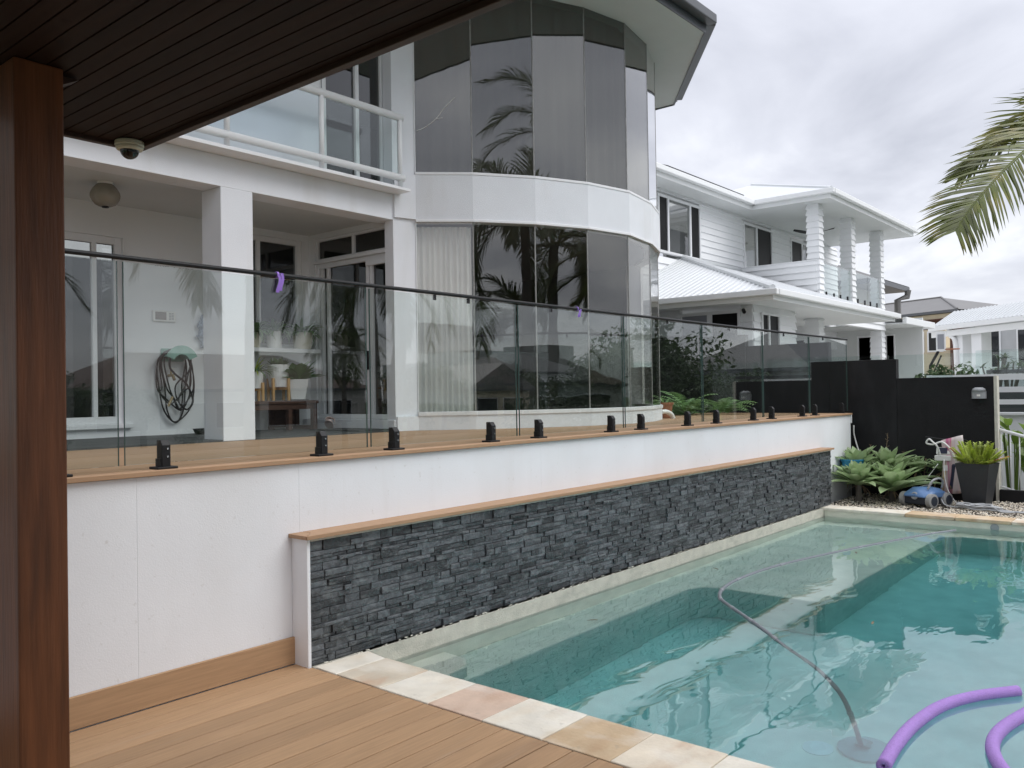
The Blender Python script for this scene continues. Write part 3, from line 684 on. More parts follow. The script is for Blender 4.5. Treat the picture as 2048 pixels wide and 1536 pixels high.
for i in range(2):
    for j in range(5): box(4.605 + i * .03, 4.628 + i * .03, YB - .034, YB - .029, 2.548 + j * .016, 2.556 + j * .016).build('button', 'plastic_grey', ic)
hh = thing('hose_hanger', 'green curved wall bracket holding the garden hose', 'hose hanger', (4.65, YB, 2.2))
vs = []
m_ = MB()
for i in range(12):
    a0 = PI * (.17 + .66 * i / 12); a1 = PI * (.17 + .66 * (i + 1) / 12)
    m_.add([(4.65 + r_ * math.cos(a), yv, 2.06 + r_ * math.sin(a)) for a in (a0, a1) for r_, yv in ((.125, YB - .16), (.165, YB - .16), (.165, YB), (.125, YB))],
           [(0, 1, 5, 4), (1, 2, 6, 5), (2, 3, 7, 6), (3, 0, 4, 7)])
m_.build('cradle', 'hose_green', hh)
m_ = MB()
for i in range(12):
    a0 = PI * (.13 + .74 * i / 12); a1 = PI * (.13 + .74 * (i + 1) / 12)
    m_.add([(4.65 + r_ * math.cos(a), yv, 2.075 + r_ * math.sin(a)) for a in (a0, a1) for r_, yv in ((.095, YB - .215), (.190, YB - .215), (.190, YB - .205), (.095, YB - .205))],
           [(0, 1, 5, 4), (1, 2, 6, 5), (2, 3, 7, 6), (3, 0, 4, 7)])
m_.build('front_flange', 'hose_green', hh)
box(4.52, 4.78, YB - .02, YB - .001, 2.10, 2.24).build('back_plate', 'hose_green', hh, bevel=.01)
hs = thing('garden_hose', 'dark garden hose hanging in tangled loops on the patio wall', 'hose', (4.65, YB - .1, 1.4))
RR = random.Random(3)
m_ = MB()
for k in range(6):
    zb = RR.uniform(1.36, 1.7); wl_, wr = RR.uniform(.08, .24), RR.uniform(.08, .22); yo = YB - .03 - .015 * k; sw_ = RR.uniform(-.09, .09)
    pts = [(4.65 - .10, yo, 2.20), (4.65 - .10 - wl_ * .5, yo, 2.08), (4.65 - wl_, yo, 1.82), (4.65 - wl_ * .8 + sw_, yo - .01, zb + .13), (4.65 + sw_, yo, zb), (4.65 + wr * .8 + sw_ * .5, yo + .01, zb + .14), (4.65 + wr, yo, 1.85), (4.65 + .10 + wr * .35, yo, 2.08), (4.65 + .09, yo, 2.2), (4.65, yo, 2.235), (4.55, yo, 2.2)]
    m_.tube(spline(pts, 6), .0085, 6)
for k in range(2):
    yo = YB - .165 - .015 * k
    m_.tube(spline([(4.55, yo, 2.2), (4.53, yo, 2.05), (4.58, yo, 1.97), (4.72, yo, 1.85), (4.79, yo, 1.68), (4.72, yo, 1.58), (4.62, yo, 1.68), (4.60 + .1 * k, yo, 1.84), (4.74, yo, 1.98), (4.77, yo, 2.1), (4.74, yo, 2.2)], 6), .0085, 6)
m_.build('loops', 'hose_dark', hs, smooth=True)
MB().tube([(4.50, YB - .19, 1.62), (4.55, YB - .19, 1.72)], .014, 8).build('nozzle', 'brass', hs)
tp = thing('garden_tap', 'brass garden tap on the wall inside the hose loops', 'tap', (4.61, YB, 1.95))
MB().tube([(4.61, YB, 1.95), (4.61, YB - .09, 1.95), (4.61, YB - .12, 1.90)], .016, 10).build('spout', 'brass', tp)
MB().tube([(4.61, YB - .05, 1.95), (4.61, YB - .05, 2.02)], [.013, .009], 8).build('spindle', 'brass', tp)
MB().tube([(4.575, YB - .05, 2.025), (4.645, YB - .05, 2.025)], .008, 8).build('handle', 'plastic_white', tp)
pd_ = thing('pet_bowl', 'dark pet bowl on the tiles behind the white column', 'bowl', (4.83, 8.40, TZ))
MB().lathe([(.075, 0), (.09, .03), (.105, .062), (.098, .062), (.08, .03), (.02, .018)], (4.83, 8.40, TZ - .004), 24).build('shell', 'black_metal', pd_, smooth=True)
MB().lathe([(.09, .048), (.02, .050)], (4.83, 8.40, TZ - .022), 20).build('filling', 'plastic_grey', pd_)
cl_ = tag(MB().add([(5.0 + .03 * math.sin(i * 1.7) + (.04 if j else -.06) * (1 - .4 * abs(i - 4) / 5), YB - .06 - .02 * math.cos(i * 2 + j), 2.28 + i * .035) for i in range(10) for j in (0, 1)],
         [(2 * i, 2 * i + 1, 2 * i + 3, 2 * i + 2) for i in range(9)]).build('cloth_bag', 'cloth_dot'), 'blue and white patterned cloth bag hanging on the wall beside the column', 'bag')
cl_.modifiers.new('solid', 'SOLIDIFY').thickness = .05
bn = thing('bench', 'low dark brown timber bench under the potted plants', 'bench', (5.5, 8.4, TZ))
box(5.15, 6.19, 8.18, 8.62, 1.62, 1.657).build('seat', 'bench_timber', bn, bevel=.004)
box(5.15, 6.17, 8.20, 8.222, 1.555, 1.619).build('apron', 'bench_timber', bn)
MB().box(6.125, 6.18, 8.20, 8.26, 1.3155, 1.62).box(6.125, 6.18, 8.55, 8.61, 1.3155, 1.62).box(6.125, 6.18, 8.261, 8.549, 1.31, 1.36).build('end_frame', 'bench_timber', bn)
MB().box(5.78, 5.83, 8.20, 8.26, 1.3155, 1.555).box(5.78, 5.83, 8.55, 8.61, 1.3155, 1.62).build('leg', 'bench_timber', bn)
box(5.84, 6.12, 8.56, 8.60, 1.34, 1.60).build('back_panel', 'bench_timber', bn)
box(5.17, 5.22, 8.20, 8.26, 1.3155, 1.555).build('leg', 'bench_timber', bn)

def leaf(mb, base, az, el, L, w_, curl=.6, nseg=5, fold=.25, tipw=.0, twist=0.0):
    """one broad tapered leaf: starts at base, heading az, elevation el, bends down by curl"""
    p = Vector(base); e_ = el; vs = []
    side = Vector((-math.sin(az), math.cos(az), 0)); 
    if twist: side = side * math.cos(twist) + Vector((0, 0, 1)) * math.sin(twist)
    for i in range(nseg + 1):
        f_ = i / nseg; d_ = Vector((math.cos(az) * math.cos(e_), math.sin(az) * math.cos(e_), math.sin(e_)))
        wd = w_ * (math.sin(PI * min(1, (.16 + .84 * f_))) ** .8 if tipw == 0 else (1 - f_) ** .5) * (1 if i < nseg else 0) + .0005
        nrm = side.cross(d_)
        vs += [p + side * wd / 2 + nrm * fold * wd * -.5, p, p - side * wd / 2 + nrm * fold * wd * -.5]
        p = p + d_ * L / nseg; e_ -= curl / nseg
    fs = []
    for i in range(nseg): a = 3 * i; fs += [(a, a + 1, a + 4, a + 3), (a + 1, a + 2, a + 5, a + 4)]
    return mb.add(vs, fs)
def pot_round(t, c, r0, r1, h, mt):
    MB().lathe([(r0, 0), (r1 * .97, h * .5), (r1, h), (r1 - .012, h), (r1 - .014, h - .02), (.01, h - .022)], c, 24).build('pot', mt, t, smooth=False, bevel=.002)
def stand(t, c, r, h, top):
    for a in (.5, 2.07, 3.64, 5.2):
        x, y = c[0] + r * math.cos(a), c[1] + r * math.sin(a)
        box(x - .014, x + .014, y - .014, y + .014, c[2], c[2] + h + top).build('stand_leg', 'pale_timber', t, bevel=.002)
    MB().bar((c[0] - r * .9 * math.cos(.5), c[1] - r * .9 * math.sin(.5), c[2] + h - .02), (c[0] + r * .9 * math.cos(.5), c[1] + r * .9 * math.sin(.5), c[2] + h - .02), .02, .03).build('stand_rail', 'pale_timber', t)
    MB().bar((c[0] - r * .9 * math.cos(2.07), c[1] - r * .9 * math.sin(2.07), c[2] + h - .02), (c[0] + r * .9 * math.cos(2.07), c[1] + r * .9 * math.sin(2.07), c[2] + h - .021), .02, .03).build('stand_rail', 'pale_timber', t)
def leaves(t, c, n, L, w_, mt, els=(.4, 1.3), curl=(.4, 1.2), rr=.03, seed=1, nseg=4, mts=None):
    q = random.Random(seed)
    for i in range(n):
        a = q.uniform(0, 2 * PI); m_ = MB()
        leaf(m_, (c[0] + rr * math.cos(a), c[1] + rr * math.sin(a), c[2]), a + q.uniform(-.4, .4), q.uniform(*els), L * q.uniform(.7, 1.15), w_ * q.uniform(.8, 1.2), q.uniform(*curl), nseg)
        m_.build('leaf', mts[i % len(mts)] if mts else mt, t, smooth=True)
BZ = 1.657
t = thing('potted_plant', 'spidery olive plant in a white pot nearest the column on the bench', 'plant', (5.46, 8.4, BZ), 'potted plants by the patio window')
pot_round(t, (5.46, 8.40, 1.80), .085, .105, .19, 'pot_white'); stand(t, (5.46, 8.40, BZ), .11, .15, .06); leaves(t, (5.46, 8.4, 1.98), 60, .24, .024, 'lime_leaf', (.2, 1.4), (.6, 2.0), .05, 11, mts=('fern_leaf', 'lime_leaf', 'fern_leaf'))
t = thing('potted_plant', 'grey green succulent in a large white round pot on a pale wooden stand', 'plant', (5.785, 8.4, BZ), 'potted plants by the patio window')
pot_round(t, (5.785, 8.40, 1.815), .10, .125, .26, 'pot_white'); stand(t, (5.785, 8.40, BZ), .128, .16, .10); leaves(t, (5.785, 8.4, 2.06), 60, .10, .035, 'succulent', (.3, 1.4), (-.3, .5), .06, 12, 3)
t = thing('potted_plant', 'glossy dark leafed plant in a square white pot at the end of the bench', 'plant', (6.04, 8.36, BZ), 'potted plants by the patio window')
def tapered(name, mt, t, c, b0, b1, h, rot=.45):
    vs = []
    for r_, z in ((b0, 0), (b1, h), (b1 * .9, h), (b1 * .86, h - .03)): vs += [(c[0] + r_ * math.cos(rot + k * PI / 2), c[1] + r_ * math.sin(rot + k * PI / 2), c[2] + z) for k in range(4)]
    fs = [(3, 2, 1, 0)] + [(4 * i + k, 4 * i + (k + 1) % 4, 4 * i + 4 + (k + 1) % 4, 4 * i + 4 + k) for i in range(3) for k in range(4)] + [(12, 13, 14, 15)]
    return MB().add(vs, fs).build(name, mt, t, bevel=.003)
tapered('pot', 'pot_white', t, (6.02, 8.37, BZ + .012), .115, .165, .235, .35)
MB().lathe([(.13, 0), (.14, .012), (.13, .012)], (6.02, 8.37, BZ), 20).build('saucer', 'plastic_grey', t)
leaves(t, (6.02, 8.37, 1.88), 38, .29, .125, 'dark_leaf', (.25, 1.35), (.2, .9), .05, 13)
for (x, mt, r0, r1, h, lb, sd3) in ((5.56, 'pot_cream', .07, .09, .19, 'bushy plant in a cream pot on the window sill partly behind the column', 21), (5.84, 'pot_white', .085, .088, .20, 'trailing plant in a plain white pot in the middle of the window sill', 22), (6.24, 'pot_cream', .10, .122, .20, 'leafy plant in a wide cream pot at the right end of the window sill', 23)):
    t = thing('potted_plant', lb, 'plant', (x, 8.55, 2.273), 'potted plants by the patio window')
    pot_round(t, (x, 8.55, 2.274), r0, r1, h, mt); leaves(t, (x, 8.55, 2.274 + h - .02), 60, .25, .042, 'fern_leaf', (.1, 1.3), (.8, 2.4), .05, sd3, mts=('fern_leaf', 'succulent', 'dark_leaf'))
sp_ = thing('slipper', 'pink beige cross strap slipper leaning on the door step', 'slipper', (6.2, 8.0, TZ))
sol = [(math.cos(a) * (.052 + .01 * math.cos(a)), math.sin(a) * .135) for a in [i * 2 * PI / 20 for i in range(20)]]
Ms = Matrix.Translation((6.20, 7.99, TZ + .055)) @ Matrix.Rotation(2.45, 4, 'Z') @ Matrix.Rotation(math.radians(24), 4, 'X') @ Matrix.Rotation(math.radians(-18), 4, 'Y')
m_ = MB().prism(sol, -.012, .012); m_.v = [tuple(Ms @ Vector(v)) for v in m_.v]; m_.build('sole', 'slipper', sp_, bevel=.004)
for s_ in (1, -1):
    m_ = MB(); pp = []
    for i in range(9):
        a = PI * i / 8; pp.append((.058 * math.cos(a), .05 - s_ * .035 * math.cos(a), .012 + .055 * math.sin(a)))
    vs = []
    for q in pp: vs += [(q[0], q[1] - .018, q[2]), (q[0], q[1] + .018, q[2])]
    m_.add([tuple(Ms @ Vector(v)) for v in vs], [(2 * i, 2 * i + 1, 2 * i + 3, 2 * i + 2) for i in range(8)]); o = m_.build('strap', 'slipper', sp_); o.modifiers.new('s', 'SOLIDIFY').thickness = .006
o = box(5.88, 6.31, 7.08, 7.95, 1.3155, 1.328).build('door_mat', 'mat_rubber'); tag(o, 'dark rubber door mat on the tiles below the sliding door', 'mat')

# ================================================================== BOUNDARY WALL AND GARDEN AT THE FAR END
bw = thing('boundary_wall', 'black rendered boundary wall stepping up beside the raised deck', 'wall', (14.3, 4.5, 0))
for (y0, y1, zt) in ((2.61, 3.97, 1.842), (3.97, 5.03, 2.147), (5.03, 6.50, 2.47), (6.50, 7.42, 2.68), (7.42, 8.6, 2.72), (8.6, 14, 3.0)):
    box(14.2, 14.34, y0 + .001, y1 - .001, -.4, zt).build('wall_section', 'black_wall', bw, bevel=.004)
box(14.192, 14.345, 2.565, 2.609, -.3, 1.848).build('end_panel', 'mortar', bw, bevel=.003)
wl_ = thing('wall_light', 'grey curved up and down light on the black wall', 'light', (14.2, 2.80, 1.58))
vs = []; nseg = 12
MB().prism([(14.199, 2.905), (14.199, 2.705)] + [(14.199 - .085 * math.sin(PI * i / 10), 2.805 - .10 * math.cos(PI * i / 10)) for i in range(1, 10)], 1.512, 1.62).build('shade', 'plastic_grey', wl_, recalc=True)
MB().lathe([(.098, 0), (.085, .035), (.05, .058)], (14.19, 2.805, 1.621), 18).build('hood', 'plastic_grey', wl_, smooth=True)
box(14.105, 14.118, 2.775, 2.82, 1.545, 1.575).build('sticker', 'plastic_white', wl_)
o = MB().tube(spline([(13.94, 4.56, 1.10), (13.95, 4.56, .95), (13.95, 4.50, .72), (13.93, 4.42, .55)], 6), .011, 8).build('white_hose', 'plastic_white', smooth=True); tag(o, 'thin white hose hanging from the end of the retaining wall into the agaves', 'hose')
# sleepers
o = box(13.90, 14.05, 2.95, 4.1, -.1, .385).build('timber_sleeper', 'black_wall', bevel=.01); tag(o, 'dark stained sleeper edging against the black wall behind the pool cleaner', 'sleeper')
o = box(14.16, 14.24, .8, 2.56, -.1, .17).build('timber_sleeper', 'dark_timber', bevel=.01); o.data.materials[0] = MATS['black_wall']; tag(o, 'low dark sleeper under the white balusters behind the planter pot', 'sleeper')
# agaves: rosettes of broad pale leaves
def agave(name, c, n, L, W, seed, label, grp, lean=0.0):
    t = thing(name, label, 'plant', c, grp); q = random.Random(seed)
    for i in range(n):
        f_ = i / n; a = i * 2.399 + q.uniform(-.2, .2); el = 1.38 - 1.05 * f_ + q.uniform(-.12, .12); m_ = MB()
        l = L * (.62 + .5 * f_) * q.uniform(.88, 1.12)
        leaf(m_, (c[0] + .04 * f_ * math.cos(a), c[1] + .04 * f_ * math.sin(a), c[2]), a, el, l, W * q.uniform(.85, 1.15), q.uniform(.10, .45) + .35 * f_, 7, .38)
        m_.build('leaf', 'agave', t, smooth=True)
    m_ = MB(); m_.tube([(c[0], c[1], -.03), (c[0], c[1], c[2] + .02)], [.05, .035], 8); m_.build('stem', 'bark', t)
    for i in range(7):
        a = q.uniform(0, 6.28); m_ = MB(); leaf(m_, (c[0] + .03 * math.cos(a), c[1] + .03 * math.sin(a), c[2]), a, -.5, c[2] * .95, .03, .9, 4); m_.build('dead_leaf', 'dead_leaf', t)
    return t
G = 'agaves in the bed beyond the pool'
agave('agave', (13.08, 4.22, .24), 34, .55, .17, 1, 'grey green agave on a bare stem right beside the end of the stone wall', G)
agave('agave', (13.32, 3.82, .15), 40, .70, .19, 2, 'largest agave rosette spreading left of the blue pool cleaner', G)
agave('agave', (13.55, 4.38, .42), 32, .56, .16, 3, 'agave standing tallest behind the blue bucket against the white wall end', G)
agave('agave', (13.75, 4.0, .40), 32, .58, .16, 4, 'agave in the back row close to the black wall', G)
agave('agave', (13.92, 3.25, .42), 20, .34, .10, 5, 'small agave on the sleeper behind the pool control box', G)
agave('agave', (14.0, 3.62, .42), 18, .32, .09, 6, 'small yellowing agave on the sleeper left of the control box', G)
for k, (x, y, h) in enumerate(((14.05, 4.35, .80), (14.08, 4.1, .98), (14.06, 3.86, .70), (13.9, 3.5, .62))):
    t = thing('seed_weed', ('thin weed stalk with seed head nearest the white wall', 'tallest thin weed stalk with pale seed head before the black wall', 'short weed stalk behind the agaves', 'grassy weed with spreading blades right of the agaves')[k], 'weed', (x, y, 0))
    m_ = MB().tube(spline([(x, y, .1), (x - .02, y + .01, h * .6), (x - .01, y - .02, h)], 4), .004, 5)
    for i in range(10):
        zz = h * (.72 + .028 * i); a = i * 2.4; m_.tube([(x - .012, y - .01, zz), (x - .012 + .03 * math.cos(a), y - .01 + .03 * math.sin(a), zz + .02)], .003, 4)
    m_.build('stalk', 'dead_leaf', t)
    for i in range(5):
        m_ = MB(); leaf(m_, (x, y, .25), i * 1.3, 1.1, .35, .012, 1.0, 4); m_.build('blade', 'fern_leaf', t)
bk = thing('bucket', 'bright blue plastic tub among the agave leaves', 'bucket', (13.36, 4.40, .37))
MB().lathe([(.13, 0), (.165, .22), (.18, .22), (.18, .235), (.16, .235), (.155, .20), (.12, .02)], (13.36, 4.40, .37), 28).build('tub', 'bucket_blue', bk, smooth=False, bevel=.002)
MB().tube([(13.36 + .17 * math.cos(a), 4.40 + .17 * math.sin(a), .605 - .03 * abs(math.sin(a))) for a in [i * PI / 10 for i in range(11)]], .005, 6).build('handle', 'bucket_blue', bk)
t = thing('ground_cover', 'bushy yellow green plants filling the bed behind the agaves', 'plant', (13.9, 4.1, 0)); q = random.Random(15)
for (x, y, z) in ((13.95, 4.35, .55), (14.02, 4.05, .52), (14.0, 3.75, .46), (13.85, 4.2, .45)):
    for i in range(26):
        a = q.uniform(0, 6.28); m_ = MB(); leaf(m_, (x + .06 * math.cos(a), y + .08 * math.sin(a), z - .12), a, q.uniform(.3, 1.4), q.uniform(.16, .30), .045, q.uniform(.3, 1.2), 4); m_.build('leaf', 'fern_leaf', t, smooth=True)
# robotic pool cleaner
rc = thing('pool_cleaner', 'blue robotic pool cleaner on four grey wheels on the pebbles', 'pool cleaner', (13.15, 3.25, 0))
Mr = Matrix.Translation((13.10, 3.30, -0.004)) @ Matrix.Rotation(math.radians(-112), 4, 'Z') @ Matrix.Scale(1.28, 4)
def xf(m_, Mx): m_.v = [tuple(Mx @ Vector(v)) for v in m_.v]; return m_
hull = MB()
secs = [(-.20, .115, .125, .12), (-.165, .105, .165, .15), (-.05, .11, .205, .165), (.08, .11, .20, .165), (.17, .11, .16, .15), (.20, .115, .125, .13)]
vs = []
for x, z0, z1, hw in secs: vs += [(x, -hw, z0), (x, hw, z0), (x, hw, z0 + (z1 - z0) * .6), (x, hw * .72, z1), (x, 0, z1 + .012), (x, -hw * .72, z1), (x, -hw, z0 + (z1 - z0) * .6)]
fs = [(7 * i + k, 7 * i + (k + 1) % 7, 7 * i + 7 + (k + 1) % 7, 7 * i + 7 + k) for i in range(5) for k in range(7)] + [tuple(range(6, -1, -1)), tuple(range(35, 42))]
xf(hull.add([(y, x, z) for x, y, z in vs], [f[::-1] for f in fs]), Mr).build('shell', 'robot_blue', rc, smooth=True, bevel=.012, recalc=True)
xf(box(-.145, .145, -.178, .185, .028, .13), Mr).build('underbody', 'robot_dark', rc, bevel=.02)
for sx in (-1, 1):
    for sy_ in (-1, 1):
        c_ = (sx * .165, sy_ * .125, .078)
        wh = xf(MB().lathe([(.055, -.032), (.078, -.026), (.078, .026), (.055, .032)], c_, 24, (1, 0, 0)), Mr).build('wheel', 'tyre_grey', rc)
        xf(MB().lathe([(.054, -.034), (.02, -.037)], c_, 20, (-sx * -1, 0, 0)), Mr).build('hub', 'robot_dark', wh)
        xf(MB().lathe([(.054, .0325), (.05, .036), (.012, .037)], c_, 20, (sx, 0, 0)), Mr).build('hub', 'robot_dark', wh)
xf(MB().lathe([(.042, 0), (.042, .014), (.028, .02), (.026, .012), (.008, .012)], (0, -.178, .125), 22, (0, -1, .25)), Mr).build('port', 'plastic_grey', rc)
xf(MB().lathe([(.012, .012), (.010, .022)], (0, -.178, .125), 12, (0, -1, .25)), Mr).build('port_plug', 'steel', rc)
xf(MB().tube(spline([(.10, -.10, .20), (.13, -.06, .29), (.14, .04, .315), (.13, .12, .28), (.10, .14, .20)], 6), .012, 8), Mr).build('handle', 'plastic_grey', rc, smooth=True)
cb = thing('cable_coil', 'tangled heap of grey floating cable on the pebbles in front of the planter', 'cable', (13.2, 2.75, .02))
q = random.Random(9); pts = [(13.1, 3.1, .12), (13.0, 3.0, .03)]
for i in range(60):
    a = i * .82 + q.uniform(-.3, .3); r_ = q.uniform(.10, .26)
    pts.append((13.02 + r_ * .55 * math.cos(a) + q.uniform(-.03, .03), 2.68 + r_ * 1.25 * math.sin(a) - .0 + q.uniform(-.08, .05), .012 + .05 * q.random() * (1 - r_ * 1.5) + .0012 * i * (1 - r_ * 2)))
pts += [(12.85, 2.3, .012), (12.95, 2.1, .01), (12.9, 1.8, .01), (13.0, 1.2, .01)]
MB().tube(spline(pts, 5), .0095, 6).build('cable', 'cable_grey', cb, smooth=True)
for k in range(3): MB().tube(spline([(12.98 + .07 * k, 2.62, .03), (12.9 + .06 * k, 2.35 - .03 * k, .015), (12.98 - .04 * k, 2.05, .012), (12.9 + .05 * k, 1.7, .011), (13.05, 1.2, .011)], 6), .0095, 6).build('cable', 'cable_grey', cb, smooth=True)
# control box on a caddy
ct = thing('control_box', 'white and navy pool cleaner power box standing on a caddy with looped white cable', 'control box', (13.75, 3.2, 0))
MB().prism([(13.68, 3.315), (13.68, 3.095), (13.84, 3.095), (13.84, 3.315)], .60, .68).build('case_base', 'plastic_white', ct, bevel=.012)
xf(MB().prism([(-.07, -.095), (.07, -.095), (.07, .095), (-.07, .095)], 0, .11), Matrix.Translation((13.77, 3.205, .675)) @ Matrix.Rotation(math.radians(18), 4, 'Y')).build('case', 'plastic_white', ct, bevel=.015)
xf(box(-.078, -.070, -.06, .06, .01, .10), Matrix.Translation((13.77, 3.205, .675)) @ Matrix.Rotation(math.radians(18), 4, 'Y')).build('display', 'navy', ct, bevel=.003)
MB().tube([(13.80, 3.16, 0), (13.80, 3.16, .62)], .018, 10).build('caddy_pole', 'black_metal', ct)
box(13.72, 13.86, 3.02, 3.14, .18, .56).build('caddy_panel', 'navy', ct, bevel=.02)
MB().tube([(13.76, 3.45, .945), (13.80, 3.30, .92), (13.84, 3.10, .90), (13.88, 2.92, .90)], .014, 8).build('caddy_handle', 'black_metal', ct)
MB().tube(spline([(13.70, 3.22, .62), (13.66, 3.26, .80), (13.66, 3.32, .87), (13.67, 3.38, .92), (13.68, 3.42, .86), (13.68, 3.33, .84), (13.67, 3.20, .88), (13.66, 3.08, .76), (13.66, 3.0, .55), (13.68, 2.97, .52)], 6), .013, 8).build('cord', 'plastic_white', ct, smooth=True)
MB().tube(spline([(13.67, 3.18, .62), (13.6, 3.16, .42), (13.5, 3.1, .2), (13.3, 2.95, .05), (13.1, 2.8, .03)], 6), .007, 8).build('cord', 'plastic_white', ct, smooth=True)
MB().tube(spline([(13.62, 3.25, .56), (13.6, 3.36, .40), (13.5, 3.42, .28), (13.42, 3.36, .31), (13.44, 3.30, .27), (13.40, 3.40, .25), (13.3, 3.48, .22)], 6), .006, 8).build('cord', 'plastic_white', ct, smooth=True)
box(13.648, 13.653, 3.13, 3.19, .46, .54).build('cord_tag', 'plastic_white', ct)
# towel over the caddy handle
vs = []; nr, nc = 16, 12
for r_ in range(nr):
    f_ = r_ / (nr - 1)
    for c_ in range(nc):
        g = c_ / (nc - 1); y = 3.235 - .29 * g - .02 * math.sin(f_ * 4); z = .93 + .055 * g - f_ * (.80 + .05 * g) - .03 * (1 - g)
        vs.append((13.755 - .03 * math.sin(f_ * 2.2) + .022 * math.sin(g * 13 + f_ * 2) * (.3 + f_), y, z))
fs = [(r_ * nc + c_, r_ * nc + c_ + 1, (r_ + 1) * nc + c_ + 1, (r_ + 1) * nc + c_) for r_ in range(nr - 1) for c_ in range(nc - 1)]
vs2 = [(x + .19 - .10 * 0, y, z - .05) for x, y, z in vs]
tw = MB().add(vs, fs).build('towel', 'pink', smooth=True); tw.modifiers.new('solid', 'SOLIDIFY').thickness = .012
tag(tw, 'pale towel with pink and yellow stripes draped over the caddy beside the planter', 'towel')
# tapered planter
t = thing('planter', 'tall tapered charcoal planter with lime and orange foliage', 'planter', (13.45, 2.70, 0))
tapered('pot', 'pot_char', t, (13.45, 2.70, -.01), .19, .315, .62, PI / 4 - .12)
q = random.Random(5)
for i in range(46):
    a = q.uniform(0, 6.28); el = q.uniform(.3, 1.3); m_ = MB(); L_ = q.uniform(.22, .36)
    b0 = Vector((13.45 + .10 * math.cos(a), 2.70 + .10 * math.sin(a), .57)); d_ = Vector((math.cos(a) * math.cos(el), math.sin(a) * math.cos(el), math.sin(el)))
    m_.tube([b0, b0 + d_ * L_ * .5, b0 + d_ * L_ + Vector((0, 0, -.03))], [.005, .004, .002], 5)
    sdv = Vector((-math.sin(a), math.cos(a), 0))
    for k in range(4, 11):
        p_ = b0 + d_ * L_ * k / 10
        for s_ in (1, -1): leaf(m_, p_, a + s_ * .9, el * .7 + .1, .125 * (1.2 - k / 14), .032, .6, 3)
    m_.build('frond', 'orange_leaf' if (i % 9 == 0 and el < .9) else 'lime_leaf', t, smooth=True)
# white stair balustrade going down to the canal, with big leafed plants beyond
bl = thing('stair_balustrade', 'white metal stair balustrade sloping down beside the black wall', 'railing', (14.3, 2.4, 0))
MB().tube([(14.3, 2.60, 1.055), (14.3, 1.2, .64)], .024, 12).build('handrail', 'paint_white', bl, smooth=True)
MB().tube([(14.3, 2.58, .21), (14.3, 1.2, -.21)], .015, 10).build('bottom_rail', 'paint_white', bl, smooth=True)
for k in range(11):
    y = 2.545 - .118 * k; MB().tube([(14.3, y, .20 - (2.58 - y) * .304), (14.3, y, 1.05 - (2.6 - y) * .297)], .0085, 8).build('baluster', 'paint_white', bl, smooth=True)
for k, (x, y, h) in enumerate(((15.0, 2.52, 1.15), (15.1, 2.15, 1.05), (15.5, 1.8, 1.2), (15.4, 2.35, .8))):
    t = thing('broad_leaf_plant', ('broad leaved plant right behind the top of the white balusters', 'broad leaved plant with leaves tilting over the handrail', 'broad leaved plant at the right edge behind the balusters', 'lower broad leaved plant filling between stems')[k], 'plant', (x, y, -.3), 'big leafed plants beyond the balustrade')
    q = random.Random(40 + k)
    for i in range(11):
        a = q.uniform(0, 6.28); zz = h * q.uniform(.35, .95); b0 = (x + .12 * math.cos(a), y + .12 * math.sin(a), zz)
        m_ = MB().tube(spline([(x + .05 * math.cos(a), y + .05 * math.sin(a), -.35), (x + .10 * math.cos(a), y + .1 * math.sin(a), zz * .6), b0], 4), .011, 6); m_.build('stem', 'heli_leaf', t, smooth=True)
        m_ = MB(); leaf(m_, b0, a + q.uniform(-.5, .5), q.uniform(.5, 1.3), q.uniform(.32, .48), q.uniform(.12, .17), q.uniform(.3, 1.3), 6, .15); m_.build('leaf', 'heli_leaf', t, smooth=True)
# ferns and shrubs on the far side of the raised deck
def fern(c, n, L, seed, label):
    t = thing('fern', label, 'plant', c, 'ferns beyond the raised deck'); q = random.Random(seed)
    for i in range(n):
        a = i * 2.4 + q.uniform(-.3, .3); el = q.uniform(.85, 1.45); l = L * 1.0 * q.uniform(.7, 1.15); m_ = MB(); p = Vector(c); e_ = el; d_ = Vector((0, 0, 1)); sdv = Vector((-math.sin(a), math.cos(a), 0))
        for k in range(14):
            d_ = Vector((math.cos(a) * math.cos(e_), math.sin(a) * math.cos(e_), math.sin(e_))); p2 = p + d_ * l / 14; e_ -= 1.5 / 14
            if k > 1:
                wl2 = .13 * l / .6 * math.sin(PI * (k + .5) / 15) ** .7
                for s_ in (1, -1):
                    tip = p2 + sdv * s_ * wl2 + d_ * wl2 * .35 + Vector((0, 0, -.25 * wl2)); w2 = d_ * .017 * l / .6
                    m_.add([p2 - w2, p2 + w2, tip], [(0, 1, 2)])
            p = p2
        m_.build('frond', 'fern_leaf', t)
for k, (x, y, z, L_) in enumerate(((12.45, 6.75, 1.28, .62), (13.0, 6.35, 1.25, .60), (12.7, 6.95, 1.2, .58), (12.0, 7.1, 1.25, .55), (11.5, 6.9, 1.2, .5))):
    fern((x, y, z), 22, L_, 60 + k, ('pale fern clump in the middle of the group behind the glass fence', 'arching fern clump left of the black wall through the glass', 'fern clump standing behind the others', 'small fern clump second from the curved house wall', 'small fern clump nearest the curved house wall')[k])
struct(box(10.9, 14.19, 7.001, 9.5, .6, 1.26), 'planting_bed', 'soil')
o = tag(MB().box(13.8, 14.19, 4.75, 7.0, .6, 1.20).build('planting_strip', 'soil'), kind='structure')
t = thing('terracotta_pot', 'small terracotta pot beside the curved house wall at the edge of the ferns', 'pot', (10.95, 6.4, D))
MB().lathe([(.08, 0), (.11, .2), (.125, .2), (.125, .23), (.1, .23), (.09, .02)], (11.0, 6.30, D), 20).build('pot', 'terracotta', t)
